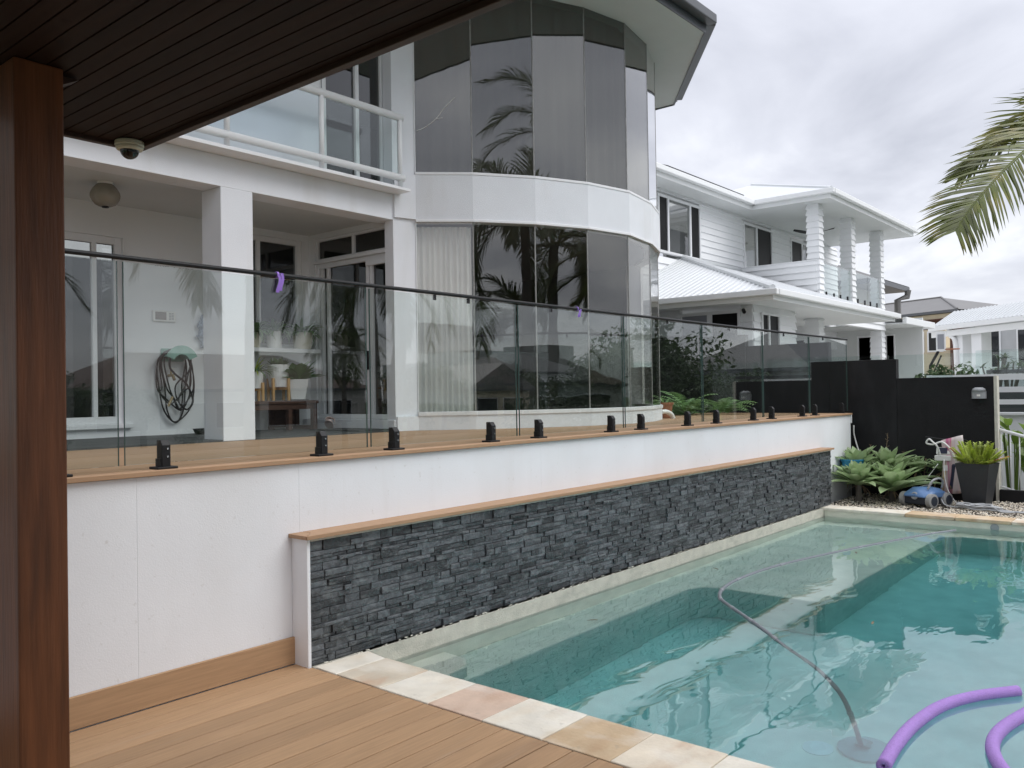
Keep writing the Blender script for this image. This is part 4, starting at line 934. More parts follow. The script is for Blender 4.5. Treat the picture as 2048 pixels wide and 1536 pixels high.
leaves(t, (11.0, 6.30, 1.5), 14, .2, .03, 'fern_leaf', seed=71)
o = MB().tube(spline([(10.62, 6.15, 1.40), (10.72, 6.12, 1.40), (10.82, 6.10, 1.36), (10.86, 6.09, 1.30)], 5), .032, 12).build('drain_pipe', 'plastic_white', smooth=True); tag(o, 'short white drain pipe bending to the deck at the end of the curved wall', 'pipe')

# ================================================================== THINGS IN THE POOL
np_ = [[(4.22, 1.275), (4.52, 1.30), (4.85, 1.30), (5.20, 1.255), (5.48, 1.145), (5.74, .965)], [(5.6, .80), (5.36, .868), (5.06, .925), (4.82, .925), (4.60, .865), (4.30, .72), (3.9, .62)]]
for k, pp in enumerate(np_):
    nd = thing('pool_noodle', ('purple foam pool noodle floating with its cut end towards the deck', 'purple foam pool noodle bent in a curve at the corner of the photo')[k], 'pool noodle', (pp[0][0], pp[0][1], WZ), 'purple pool noodles')
    pts = spline([(x, y, WZ + .017) for x, y in pp], 10)
    m_ = MB(); m_.tube(pts, .0335, 20, cap=False); n_ = 20
    for endp, nx in ((0, 1), (len(pts) - 1, -1)):
        dd = (pts[nx if nx > 0 else endp - 1] - pts[endp]).normalized(); nb0 = len(m_.v); ring = m_.v[endp * n_:endp * n_ + n_]
        c_ = Vector(pts[endp]); inn = [tuple(c_ + (Vector(v) - c_) * .26) for v in ring]; deep = [tuple(Vector(v) + dd * .05) for v in inn]
        m_.add(inn + deep, []); base = nb0
        for j in range(n_):
            j2 = (j + 1) % n_
            m_.f.append((endp * n_ + j2, endp * n_ + j, base + j, base + j2) if nx > 0 else (endp * n_ + j, endp * n_ + j2, base + j2, base + j))
            m_.f.append((base + j, base + n_ + j, base + n_ + j2, base + j2))
    m_.build('foam', 'purple_foam', nd, smooth=True, recalc=True)
hp = [(11.78, 2.63, WZ), (11.2, 2.85, WZ), (9.8, 3.25, WZ), (8.5, 3.54, WZ), (7.66, 3.60, WZ), (7.18, 3.545, WZ), (6.86, 3.42, WZ), (6.66, 3.25, WZ), (6.44, 3.02, WZ), (6.15, 2.72, WZ - .004), (5.85, 2.42, WZ - .02), (5.62, 2.12, WZ - .12), (5.48, 1.92, WZ - .34), (5.52, 1.86, WZ - .75), (5.64, 1.84, WZ - 1.28)]
ph = thing('vacuum_hose', 'long grey pool vacuum hose snaking over the water down to the cleaner head', 'hose', (8, 3.4, WZ))
hpts = spline(hp, 10)
MB().tube(hpts, .0175, 10).build('hose', 'hose_pool', ph, smooth=True)
for i in range(8, len(hpts) - 6, 11):
    d_ = (hpts[i + 1] - hpts[i]).normalized(); MB().tube([hpts[i] - d_ * .035, hpts[i] + d_ * .035], .0200, 10).build('coupling', 'coupling_grey', ph)
vh = thing('suction_cleaner', 'grey pool cleaner head lying on the pool floor under the water', 'pool cleaner', (5.7, 1.83, -1.5))
MB().lathe([(.17, 0), (.17, .03), (.11, .07), (.03, .10)], (5.72, 1.84, -1.545), 24).build('skirt', 'cable_grey', vh)
MB().tube([(5.66, 1.84, -1.43), (5.72, 1.84, -1.40)], .05, 12).build('body', 'plastic_grey', vh)
dr = thing('pool_drain', 'round white drain cover on the pool floor', 'drain', (5.6, 2.08, -1.55)); MB().lathe([(.10, 0), (.10, .01), (.05, .022)], (5.58, 2.1, -1.55), 24).build('cover', 'plastic_white', dr)
ut = thing('skimmer_inlet', 'dark round return fitting in the far pool wall just above the water', 'fitting', (12.11, 2.2, -.08)); MB().lathe([(.05, 0), (.05, .012), (.02, .014)], (12.12, 2.25, -.095), 18, (-1, 0, 0)).build('fitting', 'plastic_grey', ut)
for k, (x, y, a) in enumerate(((9.55, 3.12, .5), (5.6, 3.85, 2.4), (7.9, 3.95, 1.1), (6.75, 2.1, .2))):
    m_ = MB(); leaf(m_, (x, y, WZ + .006), a, .05, .09, .018, .12, 4); o = m_.build('floating_leaf', 'dead_leaf'); o.modifiers.new('s', 'SOLIDIFY').thickness = .002
    tag(o, ('dark leaf floating over the wide bench near the hose', 'small leaf floating over the narrow shelf by the stone wall', 'tiny leaf floating close to the stone wall halfway along', 'leaf floating in the middle of the deep water')[k], 'leaf', 'leaves floating on the pool')

# ================================================================== NEIGHBOUR: WHITE WEATHERBOARD HOUSE
nh = thing('weatherboard_house', 'white weatherboard two storey house with lapped columns and upper balcony beyond the black wall', 'house', (21, 9, 1))
def lap_wall(parent, name, a, b_, z0, z1, pitch=.168, proud=.034, thick=.12, mt='weatherboard', holes=()):
    """lapped boards on the right hand side of a -> b_"""
    a, b_ = Vector((*a, 0)), Vector((*b_, 0)); u = (b_ - a).normalized(); n = Vector((u.y, -u.x, 0)); L_ = (b_ - a).length; z = z0; o = None
    while z < z1 - .001:
        zt = min(z + pitch, z1)
        cuts = [(0, L_)]
        for (h0, h1, ha, hb) in holes:
            if ha < zt - .02 and hb > z + .02:
                cuts = [c for s_ in cuts for c in ((s_[0], min(s_[1], h0)), (max(s_[0], h1), s_[1])) if c[1] - c[0] > .01]
        for c0, c1 in cuts:
            P = [a + u * c0, a + u * c1]
            m_ = MB(); m_.add([P[0] + n * proud + Vector((0, 0, z)), P[1] + n * proud + Vector((0, 0, z)), P[1] + n * .004 + Vector((0, 0, zt)), P[0] + n * .004 + Vector((0, 0, zt)),
                    P[0] - n * thick + Vector((0, 0, z)), P[1] - n * thick + Vector((0, 0, z)), P[1] - n * thick + Vector((0, 0, zt)), P[0] - n * thick + Vector((0, 0, zt))],
                   [(0, 1, 2, 3), (4, 7, 6, 5), (0, 4, 5, 1), (3, 2, 6, 7), (0, 3, 7, 4), (1, 5, 6, 2)]); o = m_.build('weatherboard', mt, parent)
        z = zt
    return o
def lap_column(parent, x, y, wx, z0, z1, pitch=.16, proud=.034, wy=None):
    m_ = MB(); z = z0; wy = wy or wx
    while z < z1 - .001:
        zt = min(z + pitch, z1); A, B_ = (wx / 2 + proud, wy / 2 + proud), (wx / 2 + .003, wy / 2 + .003)
        vs = [(x + sx * A[0], y + sy_ * A[1], z) for sx, sy_ in ((-1, -1), (1, -1), (1, 1), (-1, 1))] + [(x + sx * B_[0], y + sy_ * B_[1], zt) for sx, sy_ in ((-1, -1), (1, -1), (1, 1), (-1, 1))]
        m_.add(vs, [(3, 2, 1, 0), (4, 5, 6, 7), (0, 1, 5, 4), (1, 2, 6, 5), (2, 3, 7, 6), (3, 0, 4, 7)]); z = zt
    return m_.build('column', 'weatherboard', parent)
FZ, CZ2 = 4.05, 6.44
lap_wall(nh, 'upper_wall', (13.0, 10.0), (29.2, 10.0), 3.0, CZ2, holes=[(4.22, 6.30, 4.93, 6.30), (8.80, 10.72, 4.98, 6.30), (12.1, 13.5, FZ, 6.26)])
framed(nh, 'window', (17.22, 10.0), (1, 0), 2.08, 4.93, 6.30, (.47, 1.56), fw=.06, sm=.07, dp=.10, out=.05, gm=('black_pane', 'window_glass', 'black_pane'))
framed(nh, 'window', (21.80, 10.0), (1, 0), 1.92, 4.98, 6.30, (.86,), fw=.06, sm=.07, dp=.10, out=.05, gm=('window_glass', 'black_pane'))
framed(nh, 'balcony_door', (25.1, 10.0), (1, 0), 1.4, FZ, 6.26, (.9,), fw=.06, sm=.07, dp=.10, out=.05, gm=('black_pane', 'window_glass'))
for (x0, x1) in ((16.8, 19.6), (21.5, 26.8)):
    MB().box(x0, x1, 12.2, 12.3, 4, 6.4).box(x0, x1, 10.13, 12.2, 3.95, 4.0).build('room_wall', 'grey_wall', nh)
# soffits, fascias, gutters
MB().prism([(13.0, 9.45), (21.2, 9.45), (21.2, 7.4), (28.52, 7.4), (28.52, 10.6), (13.0, 10.6)], CZ2, CZ2 + .03).build('soffit', 'soffit_white', nh)
EV = [(13.0, 9.45), (21.2, 9.45), (21.2, 7.4), (28.52, 7.4), (28.52, 11.4)]
for a, b_ in zip(EV, EV[1:]):
    a3, b3 = Vector((*a, CZ2 + .10)), Vector((*b_, CZ2 + .10)); d_ = (b3 - a3).normalized(); s3 = Vector((d_.y, -d_.x, 0))
    MB().bar(a3 + s3 * .01, b3 + s3 * .01 + d_ * .02, .02, .22).build('fascia', 'gutter_white', nh)
    MB().bar(a3 + s3 * .085 + Vector((0, 0, .06)), b3 + s3 * .085 + d_ * .14 + Vector((0, 0, .06)), .12, .12).build('gutter', 'gutter_white', nh, bevel=.012)
rz = CZ2 + .22
MB().add([(13, 9.4, rz), (21.2, 9.4, rz), (25, 9.4, rz), (25, 13.4, rz + 1.5), (13, 13.4, rz + 1.5)], [(0, 1, 2, 3, 4)]).build('roof', 'roof_white', nh)
AP = (24.87, 11.07, rz + 1.37)
MB().add([(21.15, 7.35, rz), (28.6, 7.35, rz), (28.6, 14.8, rz), (21.15, 14.8, rz), AP], [(0, 1, 4), (1, 2, 4), (2, 3, 4), (3, 0, 4)]).build('hip_roof', 'roof_white', nh)
MB().bar((16.9, 9.95, rz + .26), (20.9, 9.95, rz + .26), .9, .05, (0, -.35, 1)).build('solar_panel', 'solar', nh)
for a in ((21.15, 7.35), (28.6, 7.35)): MB().tube([(*a, rz + .01), (AP[0], AP[1], AP[2] + .01)], .045, 6).build('ridge_cap', 'roof_white', nh)
# balcony
lap_wall(nh, 'balcony_parapet', (21.6, 9.97), (21.6, 7.90), FZ - .02, 4.98, .168, .04)
MB().box(21.58, 21.76, 7.9, 9.97, 4.981, 5.005).build('parapet_cap', 'weatherboard', nh)
lap_wall(nh, 'balcony_band', (21.6, 7.84), (26.95, 7.84), 3.42, FZ + .02, .163, .04)
box(21.62, 28.4, 7.86, 10.0, FZ - .15, FZ).build('balcony_floor', 'soffit_white', nh)
for x in (21.77, 24.25, 26.85): lap_column(nh, x, 8.0, .28, FZ + .021, CZ2)
for x0, x1 in ((21.95, 24.08), (24.43, 26.66)):
    for k in range(2):
        xa = x0 + (x1 - x0) * k / 2; gp = box(xa + .02, xa + (x1 - x0) / 2 - .02, 7.885, 7.897, FZ + .07, 4.94).build('balcony_glass', 'clear_glass', nh)
        for xx in (xa + .25, xa + (x1 - x0) / 2 - .25): box(xx - .02, xx + .02, 7.87, 7.91, FZ + .02, FZ + .17).build('spigot', 'black_metal', gp)
    MB().box(x0, x1, 7.88, 7.90, 4.941, 4.955).build('balcony_rail', 'steel', nh)
def fan(parent, c, rot, r=.62):
    m0 = MB().lathe([(.03, .35), (.03, .06), (.10, .04), (.11, -.04), (.03, -.06)], c, 14).build('ceiling_fan', 'black_metal', parent)
    for k in range(3):
        m_ = MB(); a = rot + k * 2.094
        m_.add([(c[0] + r_ * math.cos(a) + s_ * math.sin(a), c[1] + r_ * math.sin(a) - s_ * math.cos(a), c[2] + zz + dz) for r_, s1, s2, zz in ((.08, -.04, .04, 0), (.35, -.08, .07, .03), (r, -.03, .02, .06)) for s_, dz in ((s1, .02), (s2, -.015))],
               [(0, 1, 3, 2), (2, 3, 5, 4)])
        o = m_.build('fan_blade', 'black_metal', m0); o.modifiers.new('s', 'SOLIDIFY').thickness = .012
fan(nh, (23.6, 8.75, 6.05), .5)
# lower storey: hip roof of ribbed sheet, soffit, walls, columns
E0, EZ = (14.5, 6.1), 3.36
sl_ = 1.43 / 3.9
def ribbed(parent, name, org, u, v, mask, pitch=.15, rib=.018, mt='roof_white'):
    """sheet roof built of narrow ribbed strips running along v; mask(s) gives the strip's start and end along v"""
    m_ = MB(); s = 0; org, u, v = Vector(org), Vector(u), Vector(v); n = u.cross(v).normalized()
    if n.z < 0: n = -n
    L_ = mask(None)
    while s < L_:
        prof = ((0, 0), (.50, 0), (.60, 1), (.88, 1), (1, 0))
        for (f0, h0), (f1, h1) in zip(prof, prof[1:]):
            sa, sb = min(s + f0 * pitch, L_), min(s + f1 * pitch, L_)
            ra, rb = mask(sa), mask(sb)
            if ra[1] - ra[0] < .01 and rb[1] - rb[0] < .01: continue
            m_.add([org + u * sa + v * ra[0] + n * h0 * rib, org + u * sb + v * rb[0] + n * h1 * rib, org + u * sb + v * rb[1] + n * h1 * rib, org + u * sa + v * ra[1] + n * h0 * rib], [(0, 1, 2, 3)])
        s += pitch
    return m_.build(name, mt, parent)
lz = EZ + .12
def mfront(s):
    if s is None: return 7.2
    e_ = min(s, 3.9)
    if s > 6.95: e_ = min(e_, 1.75)
    return (0, e_)
ribbed(nh, 'lower_roof', (14.5, 6.1, lz), (1, 0, 0), (0, 1, sl_), mfront)
ribbed(nh, 'lower_roof', (14.5, 6.1, lz), (0, 1, 0), (1, 0, sl_), lambda s: 9.0 if s is None else (0, min(s, 3.9)))
MB().tube([(14.5, 6.1, lz + .03), (18.4, 10, lz + 1.46)], .06, 6).build('ridge_cap', 'roof_white', nh)
MB().bar((18.4, 9.96, lz + 1.45), (21.6, 9.96, lz + 1.45), .10, .05).build('flashing', 'roof_white', nh)
MB().prism([(14.5, 6.1), (21.7, 6.1), (21.7, 10), (14.5, 12)], EZ - .06, EZ - .03).build('soffit', 'soffit_white', nh)
for a, b_ in (((14.5, 14), (14.5, 6.1)), ((14.5, 6.1), (21.72, 6.1))):
    a3, b3 = Vector((*a, EZ + .02)), Vector((*b_, EZ + .02)); d_ = (b3 - a3).normalized(); s3 = Vector((d_.y, -d_.x, 0))
    MB().bar(a3 + s3 * .01, b3 + s3 * .01 + d_ * .02, .02, .18).build('fascia', 'gutter_white', nh)
    MB().bar(a3 + s3 * .08 + Vector((0, 0, .045)), b3 + s3 * .08 + d_ * .13 + Vector((0, 0, .045)), .11, .11).build('gutter', 'gutter_white', nh, bevel=.012)
lap_wall(nh, 'lower_wall', (15.1, 12), (15.1, 6.75), 1.0, EZ - .06, .18, holes=[(3.72, 5.02, 1.6, 3.20)])
framed(nh, 'window', (15.1, 8.28), (0, -1), 1.30, 1.6, 3.22, (.66,), fw=.06, sm=.10, dp=.10, out=.05, gm=('blind_grey', 'black_pane'))
lap_wall(nh, 'lower_wall', (15.1, 6.75), (16.95, 6.75), 1.0, EZ - .06, .18, holes=[(.32, 1.18, 1.5, 3.16)])
framed(nh, 'window', (15.42, 6.75), (1, 0), .86, 1.5, 3.18, (.34,), fw=.05, sm=.06, dp=.10, out=.05, gm=('black_pane', 'black_pane'))
lap_column(nh, 17.1, 6.93, .28, 1.0, EZ - .061); lap_column(nh, 19.3, 7.15, .30, 1.0, EZ - .061); lap_column(nh, 26.85, 8.02, .30, 1.0, 3.42)
lap_wall(nh, 'porch_wall', (21.5, 12), (21.5, 7.9), 1.0, EZ - .06, .18)
framed(nh, 'sliding_door', (21.46, 9.1), (0, -1), 1.2, 1.1, 3.0, (.6,), fw=.06, dp=.06, out=.03, gm=('black_pane', 'black_pane'))
MB().box(21.65, 29.0, 11.0, 11.1, 1, 3.9).box(29.0, 29.12, 7.3, 11, 1, 3.9).build('lower_wall', 'soffit_white', nh)
framed(nh, 'window', (28.99, 9.32), (0, -1), .55, 1.5, 3.42, fw=.06, dp=.05, gm='black_pane'); framed(nh, 'window', (28.99, 8.42), (0, -1), .30, 1.5, 3.42, fw=.04, dp=.05, gm='black_pane')
fan(nh, (24.2, 9.2, 3.05), 1.9, .6)
MB().prism([(26.97, 7.3), (30.25, 7.3), (30.25, 11), (26.97, 11)], 3.60, 3.64).build('wing_soffit', 'soffit_white', nh)
MB().bar((26.98, 7.28, 3.70), (30.25, 7.28, 3.70), .12, .20).build('wing_gutter', 'gutter_white', nh, bevel=.01)
MB().add([(26.9, 7.25, 3.8), (30.3, 7.25, 3.8), (28.2, 9.5, 4.45), (26.9, 9.5, 4.45)], [(0, 1, 2, 3)]).build('wing_roof', 'roof_white', nh)
lap_wall(nh, 'wing_wall', (29.2, 7.72), (30.0, 7.72), 1.0, 3.6, .16); lap_wall(nh, 'wing_wall', (29.15, 11.0), (29.15, 9.35), 1.0, 3.6, .16)
framed(nh, 'window', (29.5, 7.70), (1, 0), .32, 1.4, 3.35, fw=.04, dp=.06, gm='blind_grey')
sc_ = MB().lathe([(.05, 0), (.05, .05)], (15.07, 6.9, 3.2), 10, (-1, 0, 0)).build('security_camera', 'plastic_white', nh); MB().tube([(15.02, 6.9, 3.2), (14.93, 6.84, 3.15)], .035, 8).build('lens', 'black_metal', sc_)
mat('bounce_pavers', (.66, .65, .62), .8, var=.06, vscale=3)  # mostly hidden paving, made pale to bounce light up under the eaves
struct(box(14.35, 60, 4.4, 30, -2.01, 1.0), 'neighbour_terrace', 'bounce_pavers')

# ------------------------------------------------------------------ slatted screen, terrace wall, far glass fence
ss = thing('slatted_screen', 'screen of wide pale horizontal slats right of the black wall', 'screen', (17.0, 2.6, 1.2))
for z0, z1 in ((1.80, 1.905), (1.582, 1.678), (1.368, 1.455)): box(16.98, 17.02, 1.9, 4.2, z0, z1).build('slat', 'paint_white', ss)
for y in (1.9, 4.15): box(17.022, 17.10, y, y + .08, 1.19, 1.91).build('post', 'paint_white', ss)
o = box(17.0, 17.25, 1.8, 4.399, -2, 1.185).build('terrace_wall', 'paint_white'); tag(o, 'white terrace wall under the slatted screen', 'wall')
MB().box(16.93, 17.27, 1.8, 4.399, 1.186, 1.225).build('coping', 'paint_white', o)
bm_ = MB().box(17.6, 18.3, 1.0, 3.35, 1.93, 1.99).box(17.7, 18.2, 1.0, 3.3, 1.2, 1.62).build('outdoor_lounge', 'roof_dark'); tag(bm_, 'dark outdoor kitchen top seen over the slatted screen', 'outdoor bench')
fg = thing('far_glass_fence', 'clear glass fence along the neighbouring terrace in front of the lower columns', 'fence', (18, 5, 1.2))
for k in range(5):
    y0 = 6.0 - k * 1.15; box(16.5 + .35 * k, 16.512 + .35 * k, y0 - 1.1, y0, 1.3, 2.30).build('glass_panel', 'clear_glass', fg)
for k in range(4):
    y0 = 4.6 - k * 1.3; box(23.0, 23.012, y0 - 1.27, y0, 1.1, 2.56).build('glass_panel', 'clear_glass', fg)

# ------------------------------------------------------------------ pavilion with ribbed white roof
pv = thing('pavilion', 'white open pavilion with ribbed white roof at the right edge', 'pavilion', (34, 6, 1))
e2 = Vector((-.66, -.75, 0)).normalized(); bk2 = Vector((e2.y * -1, e2.x, 0)); bk2 = bk2 if bk2.x > 0 else -bk2
A0 = Vector((35.7, 8.67, 4.0))
ribbed(pv, 'roof', A0, e2, (bk2 + Vector((0, 0, .62))), lambda s: 12.0 if s is None else (0, .95), .20, .05)
MB().add([A0 + bk2 * .95 + Vector((0, 0, .59)), A0 + bk2 * .95 + e2 * 12 + Vector((0, 0, .59)), A0 + bk2 * 1.9 + e2 * 12, A0 + bk2 * 1.9], [(0, 1, 2, 3)]).build('rear_roof', 'roof_white', pv)
MB().add([A0 + Vector((0, 0, -.02)), A0 + bk2 * .95 + Vector((0, 0, .58)), A0 + bk2 * 1.9 + Vector((0, 0, -.02))], [(0, 1, 2)]).build('gable', 'weatherboard', pv)
MB().bar(A0 + bk2 * -.06 + Vector((0, 0, -.07)), A0 + e2 * 12 + bk2 * -.06 + Vector((0, 0, -.07)), .14, .17).build('gutter', 'gutter_white', pv)
MB().bar(A0 + bk2 * .03 + Vector((0, 0, -.30)), A0 + e2 * 12 + bk2 * .03 + Vector((0, 0, -.30)), .05, .22).build('beam', 'gutter_white', pv)
MB().obox(A0 + e2 * 6 + bk2 * .98 + Vector((0, 0, -.20)), e2 * 6, bk2 * .93, Vector((0, 0, .02))).build('soffit', 'soffit_white', pv)
for s_, w_ in ((1.35, .24), (2.33, .26), (6.5, .26)):
    c_ = A0 + e2 * s_ + bk2 * .35; MB().obox((c_.x, c_.y, 1.95), e2 * w_, bk2 * .2, (0, 0, 1.86)).build('column', 'weatherboard', pv)
c_ = A0 + e2 * .95 + bk2 * .1
MB().tube(spline([c_ + Vector((0, 0, -.05)), c_ + Vector((0, 0, -.35)), c_ + e2 * .3 + Vector((0, 0, -.6)), c_ + e2 * .36 + Vector((0, 0, -1.6))], 5), .09, 10).build('downpipe', 'gutter_white', pv, smooth=True)
# ------------------------------------------------------------------ houses far behind
def house(name, label, c, wx, wy, h, rh, wallm, roofm, rot=0.0, wins=(), over=.5, group=None, hip=True, zb=-2.0):
    t = thing(name, label, 'house', (c[0], c[1], zb), group); Mx = Matrix.Translation((c[0], c[1], 0)) @ Matrix.Rotation(rot, 4, 'Z')
    xf(box(-wx / 2, wx / 2, -wy / 2, wy / 2, zb, h), Mx).build('wall', wallm, t)
    x, y = wx / 2 + over, wy / 2 + over; i_ = min(x, y) * .98 if hip else 0
    m_ = MB()
    if wx >= wy: rd = [(-x + i_, 0), (x - i_, 0)]
    else: rd = [(0, -y + i_), (0, y - i_)]
    base = [(-x, -y, h), (x, -y, h), (x, y, h), (-x, y, h)]; top = [(*rd[0], h + rh), (*rd[1], h + rh)]
    fs = [(0, 1, 5, 4), (1, 2, 5), (2, 3, 4, 5), (3, 0, 4)] if wx >= wy else [(0, 1, 4), (1, 2, 5, 4), (2, 3, 5), (3, 0, 4, 5)]
    xf(m_.add(base + top, fs), Mx).build('roof', roofm, t)
    xf(MB().box(-x, x, -y, y, h - .22, h - .02), Mx).build('fascia', 'gutter_dark' if roofm != 'roof_white' else 'gutter_white', t)
    for (side, s0_, s1_, z0, z1) in wins:
        m_ = MB(); f_ = MB(); g = .08
        for (mm, d0, d1, e_) in ((f_, .0, .05, g), (m_, .051, .065, 0)):
            if side == 'S': mm.box(s0_ - e_, s1_ + e_, -wy / 2 - d1, -wy / 2 - d0, z0 - e_, z1 + e_)
            elif side == 'N': mm.box(s0_ - e_, s1_ + e_, wy / 2 + d0, wy / 2 + d1, z0 - e_, z1 + e_)
            elif side == 'W': mm.box(-wx / 2 - d1, -wx / 2 - d0, s0_ - e_, s1_ + e_, z0 - e_, z1 + e_)
            else: mm.box(wx / 2 + d0, wx / 2 + d1, s0_ - e_, s1_ + e_, z0 - e_, z1 + e_)
        fr_ = xf(f_, Mx).build('window', 'paint_white', t); xf(m_, Mx).build('pane', 'far_pane', fr_)
    return t
t = thing('grey_roof_house', 'cream house with wide grey hip roof behind the pavilion', 'house', (58, 15, -2))
eR, uR, bR = Vector((55.4, 12.0, 6.28)), Vector((-.4449, -.8956, 0)), Vector((.8956, -.4449, 0))
def rp(l, b_, z): v = eR - uR * l + bR * b_; return (v.x, v.y, z)
MB().add([rp(0, 0, 6.28), rp(20, 0, 6.28), rp(20, 10, 6.28), rp(0, 10, 6.28), rp(5.2, 5, 7.68), rp(15, 5, 7.68)], [(0, 1, 5, 4), (0, 4, 3), (3, 4, 5, 2), (1, 2, 5)]).build('roof', 'roof_grey', t)
MB().tube([rp(0, 0, 6.3), rp(5.2, 5, 7.7), rp(15, 5, 7.7)], .07, 6).build('ridge_cap', 'roof_grey', t)
MB().bar(rp(-.05, -.06, 6.21), rp(20, -.06, 6.21), .12, .16).build('gutter', 'gutter_dark', t)
MB().bar(rp(.3, .32, 5.98), rp(19.7, .32, 5.98), .10, .28).build('fascia', 'cream', t)
MB().prism([rp(.2, .2, 0)[:2], rp(19.8, .2, 0)[:2], rp(19.8, 9.8, 0)[:2], rp(.2, 9.8, 0)[:2]], 5.80, 5.83).build('soffit', 'brown_cladding', t)
MB().prism([rp(1.2, 1.2, 0)[:2], rp(18.8, 1.2, 0)[:2], rp(18.8, 9, 0)[:2], rp(1.2, 9, 0)[:2]], -2, 5.8).build('wall', 'brown_cladding', t)
t = house('brown_eave_house', 'grey eaved house corner with dark grey downpipe behind the weatherboard balcony', (38.4, 16.75), 2.3, 9.6, 6.20, 1.0, 'pale_wall', 'roof_grey', 0, [], 1.2)
MB().tube([(40.5, 10.75, 6.05), (40.5, 10.80, 5.75), (40.2, 11.12, 5.6), (40.2, 11.12, 2.0)], .14, 8).build('downpipe', 'roof_grey', t)
t = thing('cream_house', 'cream rendered house with brown clad columns behind the basketball hoop', 'house', (46, 11, -2))
box(44.5, 54, 10.2, 13.2, -2, 4.45).build('wall', 'cream', t); box(44.2, 54, 3.5, 10.19, -2, 3.55).build('wall', 'cream', t); box(46.2, 54, 3.5, 10.19, 3.551, 4.45).build('wall', 'cream', t)
box(43.9, 44.19, 9.35, 9.85, -1.9, 4.5).build('column', 'brown_cladding', t); box(43.9, 44.19, 6.9, 7.15, -1.9, 4.5).build('column', 'brown_cladding', t)
for (y0, y1, z0, z1, x) in ((12.1, 12.8, 3.45, 4.3, 44.49), (11.2, 11.7, 3.45, 4.3, 44.49), (10.35, 10.9, 3.45, 4.3, 44.49), (8.1, 9.1, 3.65, 4.3, 46.19), (5.2, 6.4, 2.6, 4.2, 44.19), (3.8, 4.8, 2.6, 4.2, 44.19)):
    f_ = box(x - .05, x, y0 - .08, y1 + .08, z0 - .08, z1 + .08).build('window', 'paint_white', t); box(x - .065, x - .051, y0, y1, z0, z1).build('pane', 'far_pane', f_)
t = thing('pale_house', 'pale grey house with dark windows seen under the pavilion roof', 'house', (47, 6, -2))
box(40.5, 43, 2.0, 8.2, -2, 4.9).build('wall', 'grey_wall', t)
for k, (y0, y1) in enumerate(((7.2, 7.9), (6.1, 6.5), (3.6, 5.0), (2.2, 3.2))):
    f_ = box(40.44, 40.499, y0 - .06, y1 + .06, 2.45, 4.05).build('window', 'paint_white', t); box(40.42, 40.439, y0, y1, 2.5, 4.0).build('pane', 'far_pane', f_)
bh = thing('basketball_hoop', 'basketball hoop with white backboard before the cream house', 'basketball hoop', (32.6, 7.7, 1))
MB().tube([(32.75, 8.05, 1.0), (32.75, 8.0, 2.45), (32.7, 7.72, 2.95)], .05, 8).build('pole', 'black_metal', bh)
MB().tube([(32.6, 7.9, 2.1), (32.6, 7.6, 2.8)], .03, 6).build('strut', 'black_metal', bh)
box(32.58, 32.61, 7.45, 7.76, 2.95, 3.62).build('backboard', 'paint_white', bh); MB().box(32.57, 32.579, 7.50, 7.71, 3.02, 3.54).build('backboard_panel', 'blind_grey', bh)
MB().tube([(32.5 + .22 * math.cos(a), 7.22 + .22 * math.sin(a), 3.0) for a in [i * PI / 8 for i in range(17)]], .018, 6).build('rim', 'terracotta', bh)
# ------------------------------------------------------------------ shrubs and trees
def crown(mb, c, rx, ry, rz, n, s_, q, clumps=9):
    cl2 = [(Vector((q.gauss(0, .42), q.gauss(0, .42), q.gauss(.05, .38))), q.uniform(.30, .55)) for _ in range(clumps)]
    for i in range(n):
        cc, r_ = cl2[i % clumps]; d_ = Vector((q.gauss(0, 1), q.gauss(0, 1), q.gauss(0, 1))).normalized() * r_ * (q.random() ** .35); p = cc + d_
        p = Vector((c[0] + p.x * rx, c[1] + p.y * ry, c[2] + p.z * rz)); nrm = (d_ + Vector((q.gauss(0, .5), q.gauss(0, .5), q.gauss(.3, .5)))).normalized()
        a = nrm.orthogonal().normalized(); b2 = nrm.cross(a); th = q.uniform(0, PI); a, b2 = a * math.cos(th) + b2 * math.sin(th), b2 * math.cos(th) - a * math.sin(th); k = s_ * q.uniform(.6, 1.3)
        mb.add([p - a * k, p + b2 * k * .4, p + a * k, p - b2 * k * .4], [(0, 1, 2, 3)])
    return mb
def shrub(name, label, c, rx, ry, rz, n, s_, seed, mt='hedge_leaf', group=None, cat='shrub', z0=1.0):
    q = random.Random(seed); t = thing(name, label, cat, (c[0], c[1], z0), group); crown(MB(), c, rx, ry, rz, n, s_, q).build('foliage', mt, t)
    MB().tube([(c[0], c[1], z0), (c[0], c[1], c[2])], [.05, .02], 6).build('stem', 'bark', t); return t
shrub('shrub', 'loose grey green shrub in front of the cream house', (25.5, 5.72, 1.75), .9, .75, .85, 900, .09, 1, 'hedge_leaf')
shrub('shrub', 'low shrub behind the glass left of the pavilion column', (22.5, 5.35, 1.5), .7, .5, .6, 500, .08, 2, 'hedge_leaf')
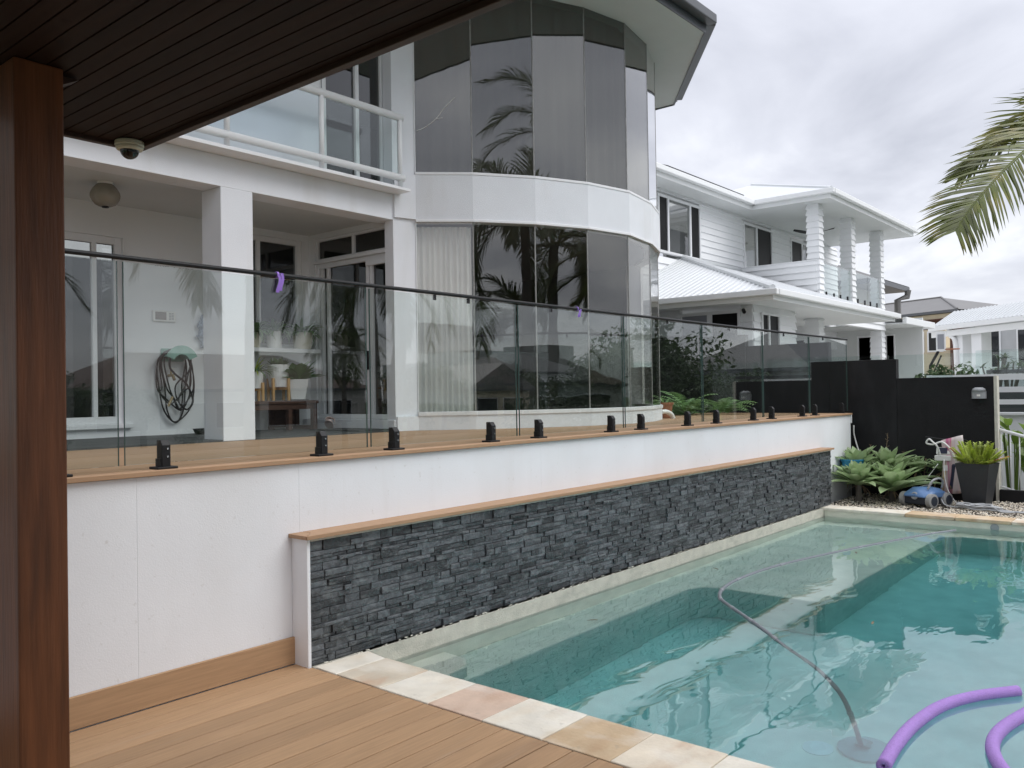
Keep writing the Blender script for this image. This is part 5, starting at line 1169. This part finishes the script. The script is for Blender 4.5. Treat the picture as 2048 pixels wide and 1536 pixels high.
for k in range(6):
    y = (4.60, 4.28, 3.75, 3.4, 5.0, 3.1)[k]; t = thing('frangipani', ('small open branched shrub right of the pavilion columns', 'twin open branched shrub next to the first by the pavilion', 'denser shrub at the right edge under the pavilion', 'shrub partly out of the picture under the pavilion', 'low shrub between the pavilion columns', 'shrub at the far right behind the screen')[k], 'shrub', (25.2, y, 1)); q = random.Random(80 + k)
    for i in range(7):
        a = q.uniform(0, 6.28); b0 = Vector((25.2 + .28 * math.cos(a), y + .28 * math.sin(a), q.uniform(1.9, 2.45) if k not in (4,) else q.uniform(1.6, 1.9))); MB().tube([(25.2, y, 1), b0], [.035, .02], 5).build('branch', 'bark', t); m_ = MB()
        for j in range(9): leaf(m_, b0, q.uniform(0, 6.28), q.uniform(-.1, .9), q.uniform(.14, .24), .06, .5, 3)
        m_.build('leaf_cluster', 'hedge_leaf', t)
def frond(mb, pts, n, ll, hang, q, w0=.035, nd=None, spread=.62, mt_=None):
    """pinnate palm frond: leaflets down both sides of a rachis spline"""
    sp2 = spline(pts, 12); N_ = len(sp2)
    mb.tube(sp2, [.028 * (1 - .85 * i / (N_ - 1)) for i in range(N_)], 6)
    for i in range(n):
        f_ = .12 + .88 * i / (n - 1); x = f_ * (N_ - 1); k = min(int(x), N_ - 2); p = sp2[k].lerp(sp2[k + 1], x - k); tg = (sp2[k + 1] - sp2[k]).normalized()
        sd2 = tg.cross(nd or Vector((0, 0, 1))); sd2 = sd2.normalized() if sd2.length > .05 else Vector((1, 0, 0)); upv = sd2.cross(tg)
        l = ll * (math.sin(PI * min(1, .18 + .72 * f_)) ** .6) * q.uniform(.9, 1.1)
        for s_ in (1, -1):
            d_ = (sd2 * s_ * spread + tg * (.55 + (.7 if nd is None else .25) * f_) + upv * .12).normalized(); d_ = (d_ + Vector((q.gauss(0, .05), q.gauss(0, .05), q.gauss(0, .05)))).normalized()
            pp = p.copy(); vs = []; w_ = w0 * q.uniform(.8, 1.15); S = 5
            nrm = d_.cross(tg).normalized() if d_.cross(tg).length > .01 else upv
            for j in range(S + 1):
                g = j / S; ww = w_ * (1 - g) ** .45 * (.6 + .4 * min(1, g * 5)); e_ = nrm.cross(d_).normalized() * ww / 2
                vs += [pp + e_, pp - e_]
                pp = pp + d_ * l / S; d_ = (d_ + Vector((0, 0, -hang * (.10 + .22 * g) * q.uniform(.85, 1.15)))).normalized()
            mb.add(vs, [(2 * j, 2 * j + 1, 2 * j + 3, 2 * j + 2) for j in range(S)])
    return mb
def palm(label, base, top, nf, L_, seed, azs=None, group='palms beside the canal', skip=None, droop=1.0):
    t = thing('palm_tree', label, 'palm tree', base, group); q = random.Random(seed); base, top = Vector(base), Vector(top)
    mid = (base + top) / 2 + Vector((q.uniform(-.2, .2), q.uniform(-.2, .2), 0)); tp2 = spline([base, mid, top], 8)
    MB().tube(tp2, [.17 - .07 * i / (len(tp2) - 1) + (.012 if i % 2 else 0) for i in range(len(tp2))], 12).build('trunk', 'bark', t)
    for i in range(nf):
        a = i * 2.399 + q.uniform(-.25, .25); el = 1.2 - 1.75 * (i / nf) + q.uniform(-.12, .12)
        if skip and skip(a % (2 * PI)): continue
        l = L_ * q.uniform(.85, 1.1); d_ = Vector((math.cos(a), math.sin(a), 0)); p0 = top + d_ * .08
        p1 = p0 + (d_ * math.cos(el) + Vector((0, 0, math.sin(el)))) * l * .35; el2 = el - .55 * droop; p2 = p1 + (d_ * math.cos(el2) + Vector((0, 0, math.sin(el2)))) * l * .35
        el3 = el2 - .75 * droop; p3 = p2 + (d_ * math.cos(el3) + Vector((0, 0, math.sin(el3)))) * l * .33
        frond(MB(), [p0, p1, p2, p3], 46, l * .30, 1.0, q).build('frond', 'palm_leaf', t)
    return t
pB = palm('palm with the long frond hanging into the picture at top right', (10.6, -2.3, -2), (10.6, -2.0, 4.35), 17, 2.7, 4, skip=lambda a: .35 < a < 2.6)
q = random.Random(77)
VW = Vector((-.93, -.22, .30))
frond(MB(), [(10.6, -1.95, 4.40), (10.75, -.3, 4.95), (10.42, 1.12, 4.56), (9.95, 1.36, 4.20), (9.42, 1.60, 3.80), (8.96, 1.80, 3.40), (8.74, 1.89, 3.16)], 104, .74, .42, q, .028, VW, .52).build('frond', 'palm_yellow_green', pB)
frond(MB(), [(10.6, -1.95, 4.44), (10.95, -.3, 5.1), (10.85, 1.10, 4.86), (10.4, 1.38, 4.58), (9.95, 1.62, 4.29), (9.52, 1.82, 3.99), (9.25, 1.94, 3.78)], 66, .62, .30, q, .034, VW, .18).build('frond', 'palm_yellow_green', pB)
palm('palm mirrored in the middle of the lower bay windows', (4.6, -3.8, -2), (4.6, -3.7, 6.0), 18, 2.5, 5)
palm('palm mirrored low in the bay windows beside the first', (4.0, -5.4, -2), (4.1, -5.4, 3.6), 18, 2.4, 6)
palm('palm mirrored right of the middle in the lower bay windows', (9.0, -4.6, -2), (9.1, -4.6, 5.3), 18, 2.4, 16)
palm('tall palm mirrored in the upper bay windows', (4.6, -7.2, -2), (4.8, -7.2, 8.8), 14, 2.9, 7)
palm('palm mirrored over the patio doors', (12.6, -5.2, -2), (12.4, -5.2, 4.4), 18, 2.6, 8)
palm('distant palm mirrored in the sliding door', (30, -28, -2), (30, -28, 4.2), 16, 2.6, 9)
# ------------------------------------------------------------------ the opposite bank, seen only in the reflections
W4 = lambda n, a, z0, z1, side='N': [(side, -a + i * 2 * a / n + .4, -a + (i + 1) * 2 * a / n - .5, z0, z1) for i in range(n)]
GR = 'houses across the canal'
house('canal_house', 'house with red tiled roof across the canal', (38, -56), 24, 11, 2.4, 3.0, 'pale_wall', 'roof_red', .1, W4(5, 11, -.6, 1.3), group=GR)
house('canal_house', 'cream gabled house across the canal', (66, -52), 8, 10, 2.2, 2.6, 'cream', 'roof_grey', .15, W4(2, 3.4, -.6, 1.2), group=GR, hip=False)
house('canal_house', 'white two storey house across the canal', (80, -58), 16, 11, 4.2, 2.4, 'paint_white', 'roof_dark', 0, W4(4, 7, 1.6, 3.2) + W4(4, 7, -1.2, .8), group=GR)
house('canal_house', 'grey house with dark gable on the near bank', (58, -13.5), 15, 9, 3.0, 2.6, 'grey_wall', 'roof_dark', .1, W4(3, 6, .2, 2.0) + W4(2, 3, .2, 2.0, 'W'), group=GR)
house('canal_house', 'dark roofed long house across the canal', (8, -58), 22, 10, 2.6, 2.6, 'grey_wall', 'roof_dark', 0, W4(5, 10, -.6, 1.4), group=GR)
house('canal_house', 'red brick house with hip roof across the canal', (-18, -55), 16, 11, 2.6, 2.8, 'cream', 'roof_red', 0, W4(4, 7, -.6, 1.4), group=GR)
house('canal_house', 'two storey pale house far along the canal', (110, -60), 20, 12, 4.4, 2.5, 'pale_wall', 'roof_grey', 0, W4(4, 9, 1.6, 3.2), group=GR)
ap = thing('apartment_block', 'tall apartment block standing far beyond the canal houses', 'apartment building', (150, -118, -2))
box(132, 158, -126, -112, -2, 11).build('wall', 'grey_wall', ap); box(158.01, 168, -126, -112, -2, 13).build('wall', 'roof_grey', ap); box(118, 131.99, -125, -113, -2, 8).build('wall', 'grey_wall', ap)
for i in range(9):
    for j in range(4): box(119.5 + i * 4.2, 121.8 + i * 4.2, -111.98 if i > 2 else -112.98, -111.9 if i > 2 else -112.9, -.5 + j * 2.7, 1.2 + j * 2.7).build('window', 'far_pane', ap) if not (i <= 2 and j == 3) else None
q = random.Random(31); proto = []
for k in range(3):
    t = thing('canal_tree', ('broad dense tree', 'tall uneven tree', 'spreading pale tree')[k], 'tree', (0, 0, 0), 'trees along the canal')
    crown(MB(), (0, 0, 3.6), 2.7, 2.7, 2.2, 5200, .13, random.Random(200 + k), 12).build('crown', 'tree_leaf' if k < 2 else 'hedge_leaf', t); MB().tube([(0, 0, 0), (.1, 0, 1.6), (0, .1, 3.4)], [.25, .18, .08], 8).build('trunk', 'bark', t); proto.append(t)
WH = ('nearest on the near bank', 'second along the near bank', 'third along the near bank', 'left of the cream gabled house', 'before the cream gabled house', 'left of the white two storey house', 'before the white two storey house', 'right of the white two storey house', 'between the far pale houses', 'beside the grey gabled house', 'left of the grey gabled house', 'behind the grey gabled house', 'far down the near bank', 'between the banks by the gabled roofs', 'left of the red tiled house', 'behind the patio door reflection', 'before the red brick house', 'next to the garden shrubs', 'in front of the grey gabled house', 'far down the canal', 'farthest down the canal', 'before the red tiled house')
spots = [(22.5, -7.9), (27, -8.2), (33, -8.4), (46, -40), (52, -46), (60, -50), (72, -50), (84, -50), (92, -52), (56, -24), (48, -12), (66, -20), (74, -30), (62, -34), (24, -50), (0, -52), (-10, -50), (36, -12.5), (43, -10.5), (82, -36), (96, -40), (30, -51)]
for k, (x, y) in enumerate(spots):
    t = proto[k] if k < 3 else copy_tree(proto[k % 3]); t.location = (x, y, -2); s_ = q.uniform(.75, 1.25); t.scale = (s_, s_, s_ * q.uniform(.85, 1.15)); t.rotation_euler.z = q.uniform(0, 6)
    t['label'] = ('broad dense tree', 'tall uneven tree', 'spreading pale tree')[k % 3] + ' mirrored in the glass, ' + WH[k]
sh = [(15.5, -3.2), (18.5, -4.8), (22, -3.5), (26, -5.5), (30, -4), (20, -6.5)]
for k, (x, y) in enumerate(sh): shrub('garden_shrub', 'dark garden shrub mirrored in the glass fence, ' + ('nearest to the pool', 'second from the pool', 'tallest of the middle ones', 'set back towards the water', 'farthest from the pool', 'closest to the canal edge')[k], (x, y, -.4), 1.2, 1.2, 1.5, 700, .16, 300 + k, 'tree_leaf', 'garden shrubs on the near bank', z0=-2)
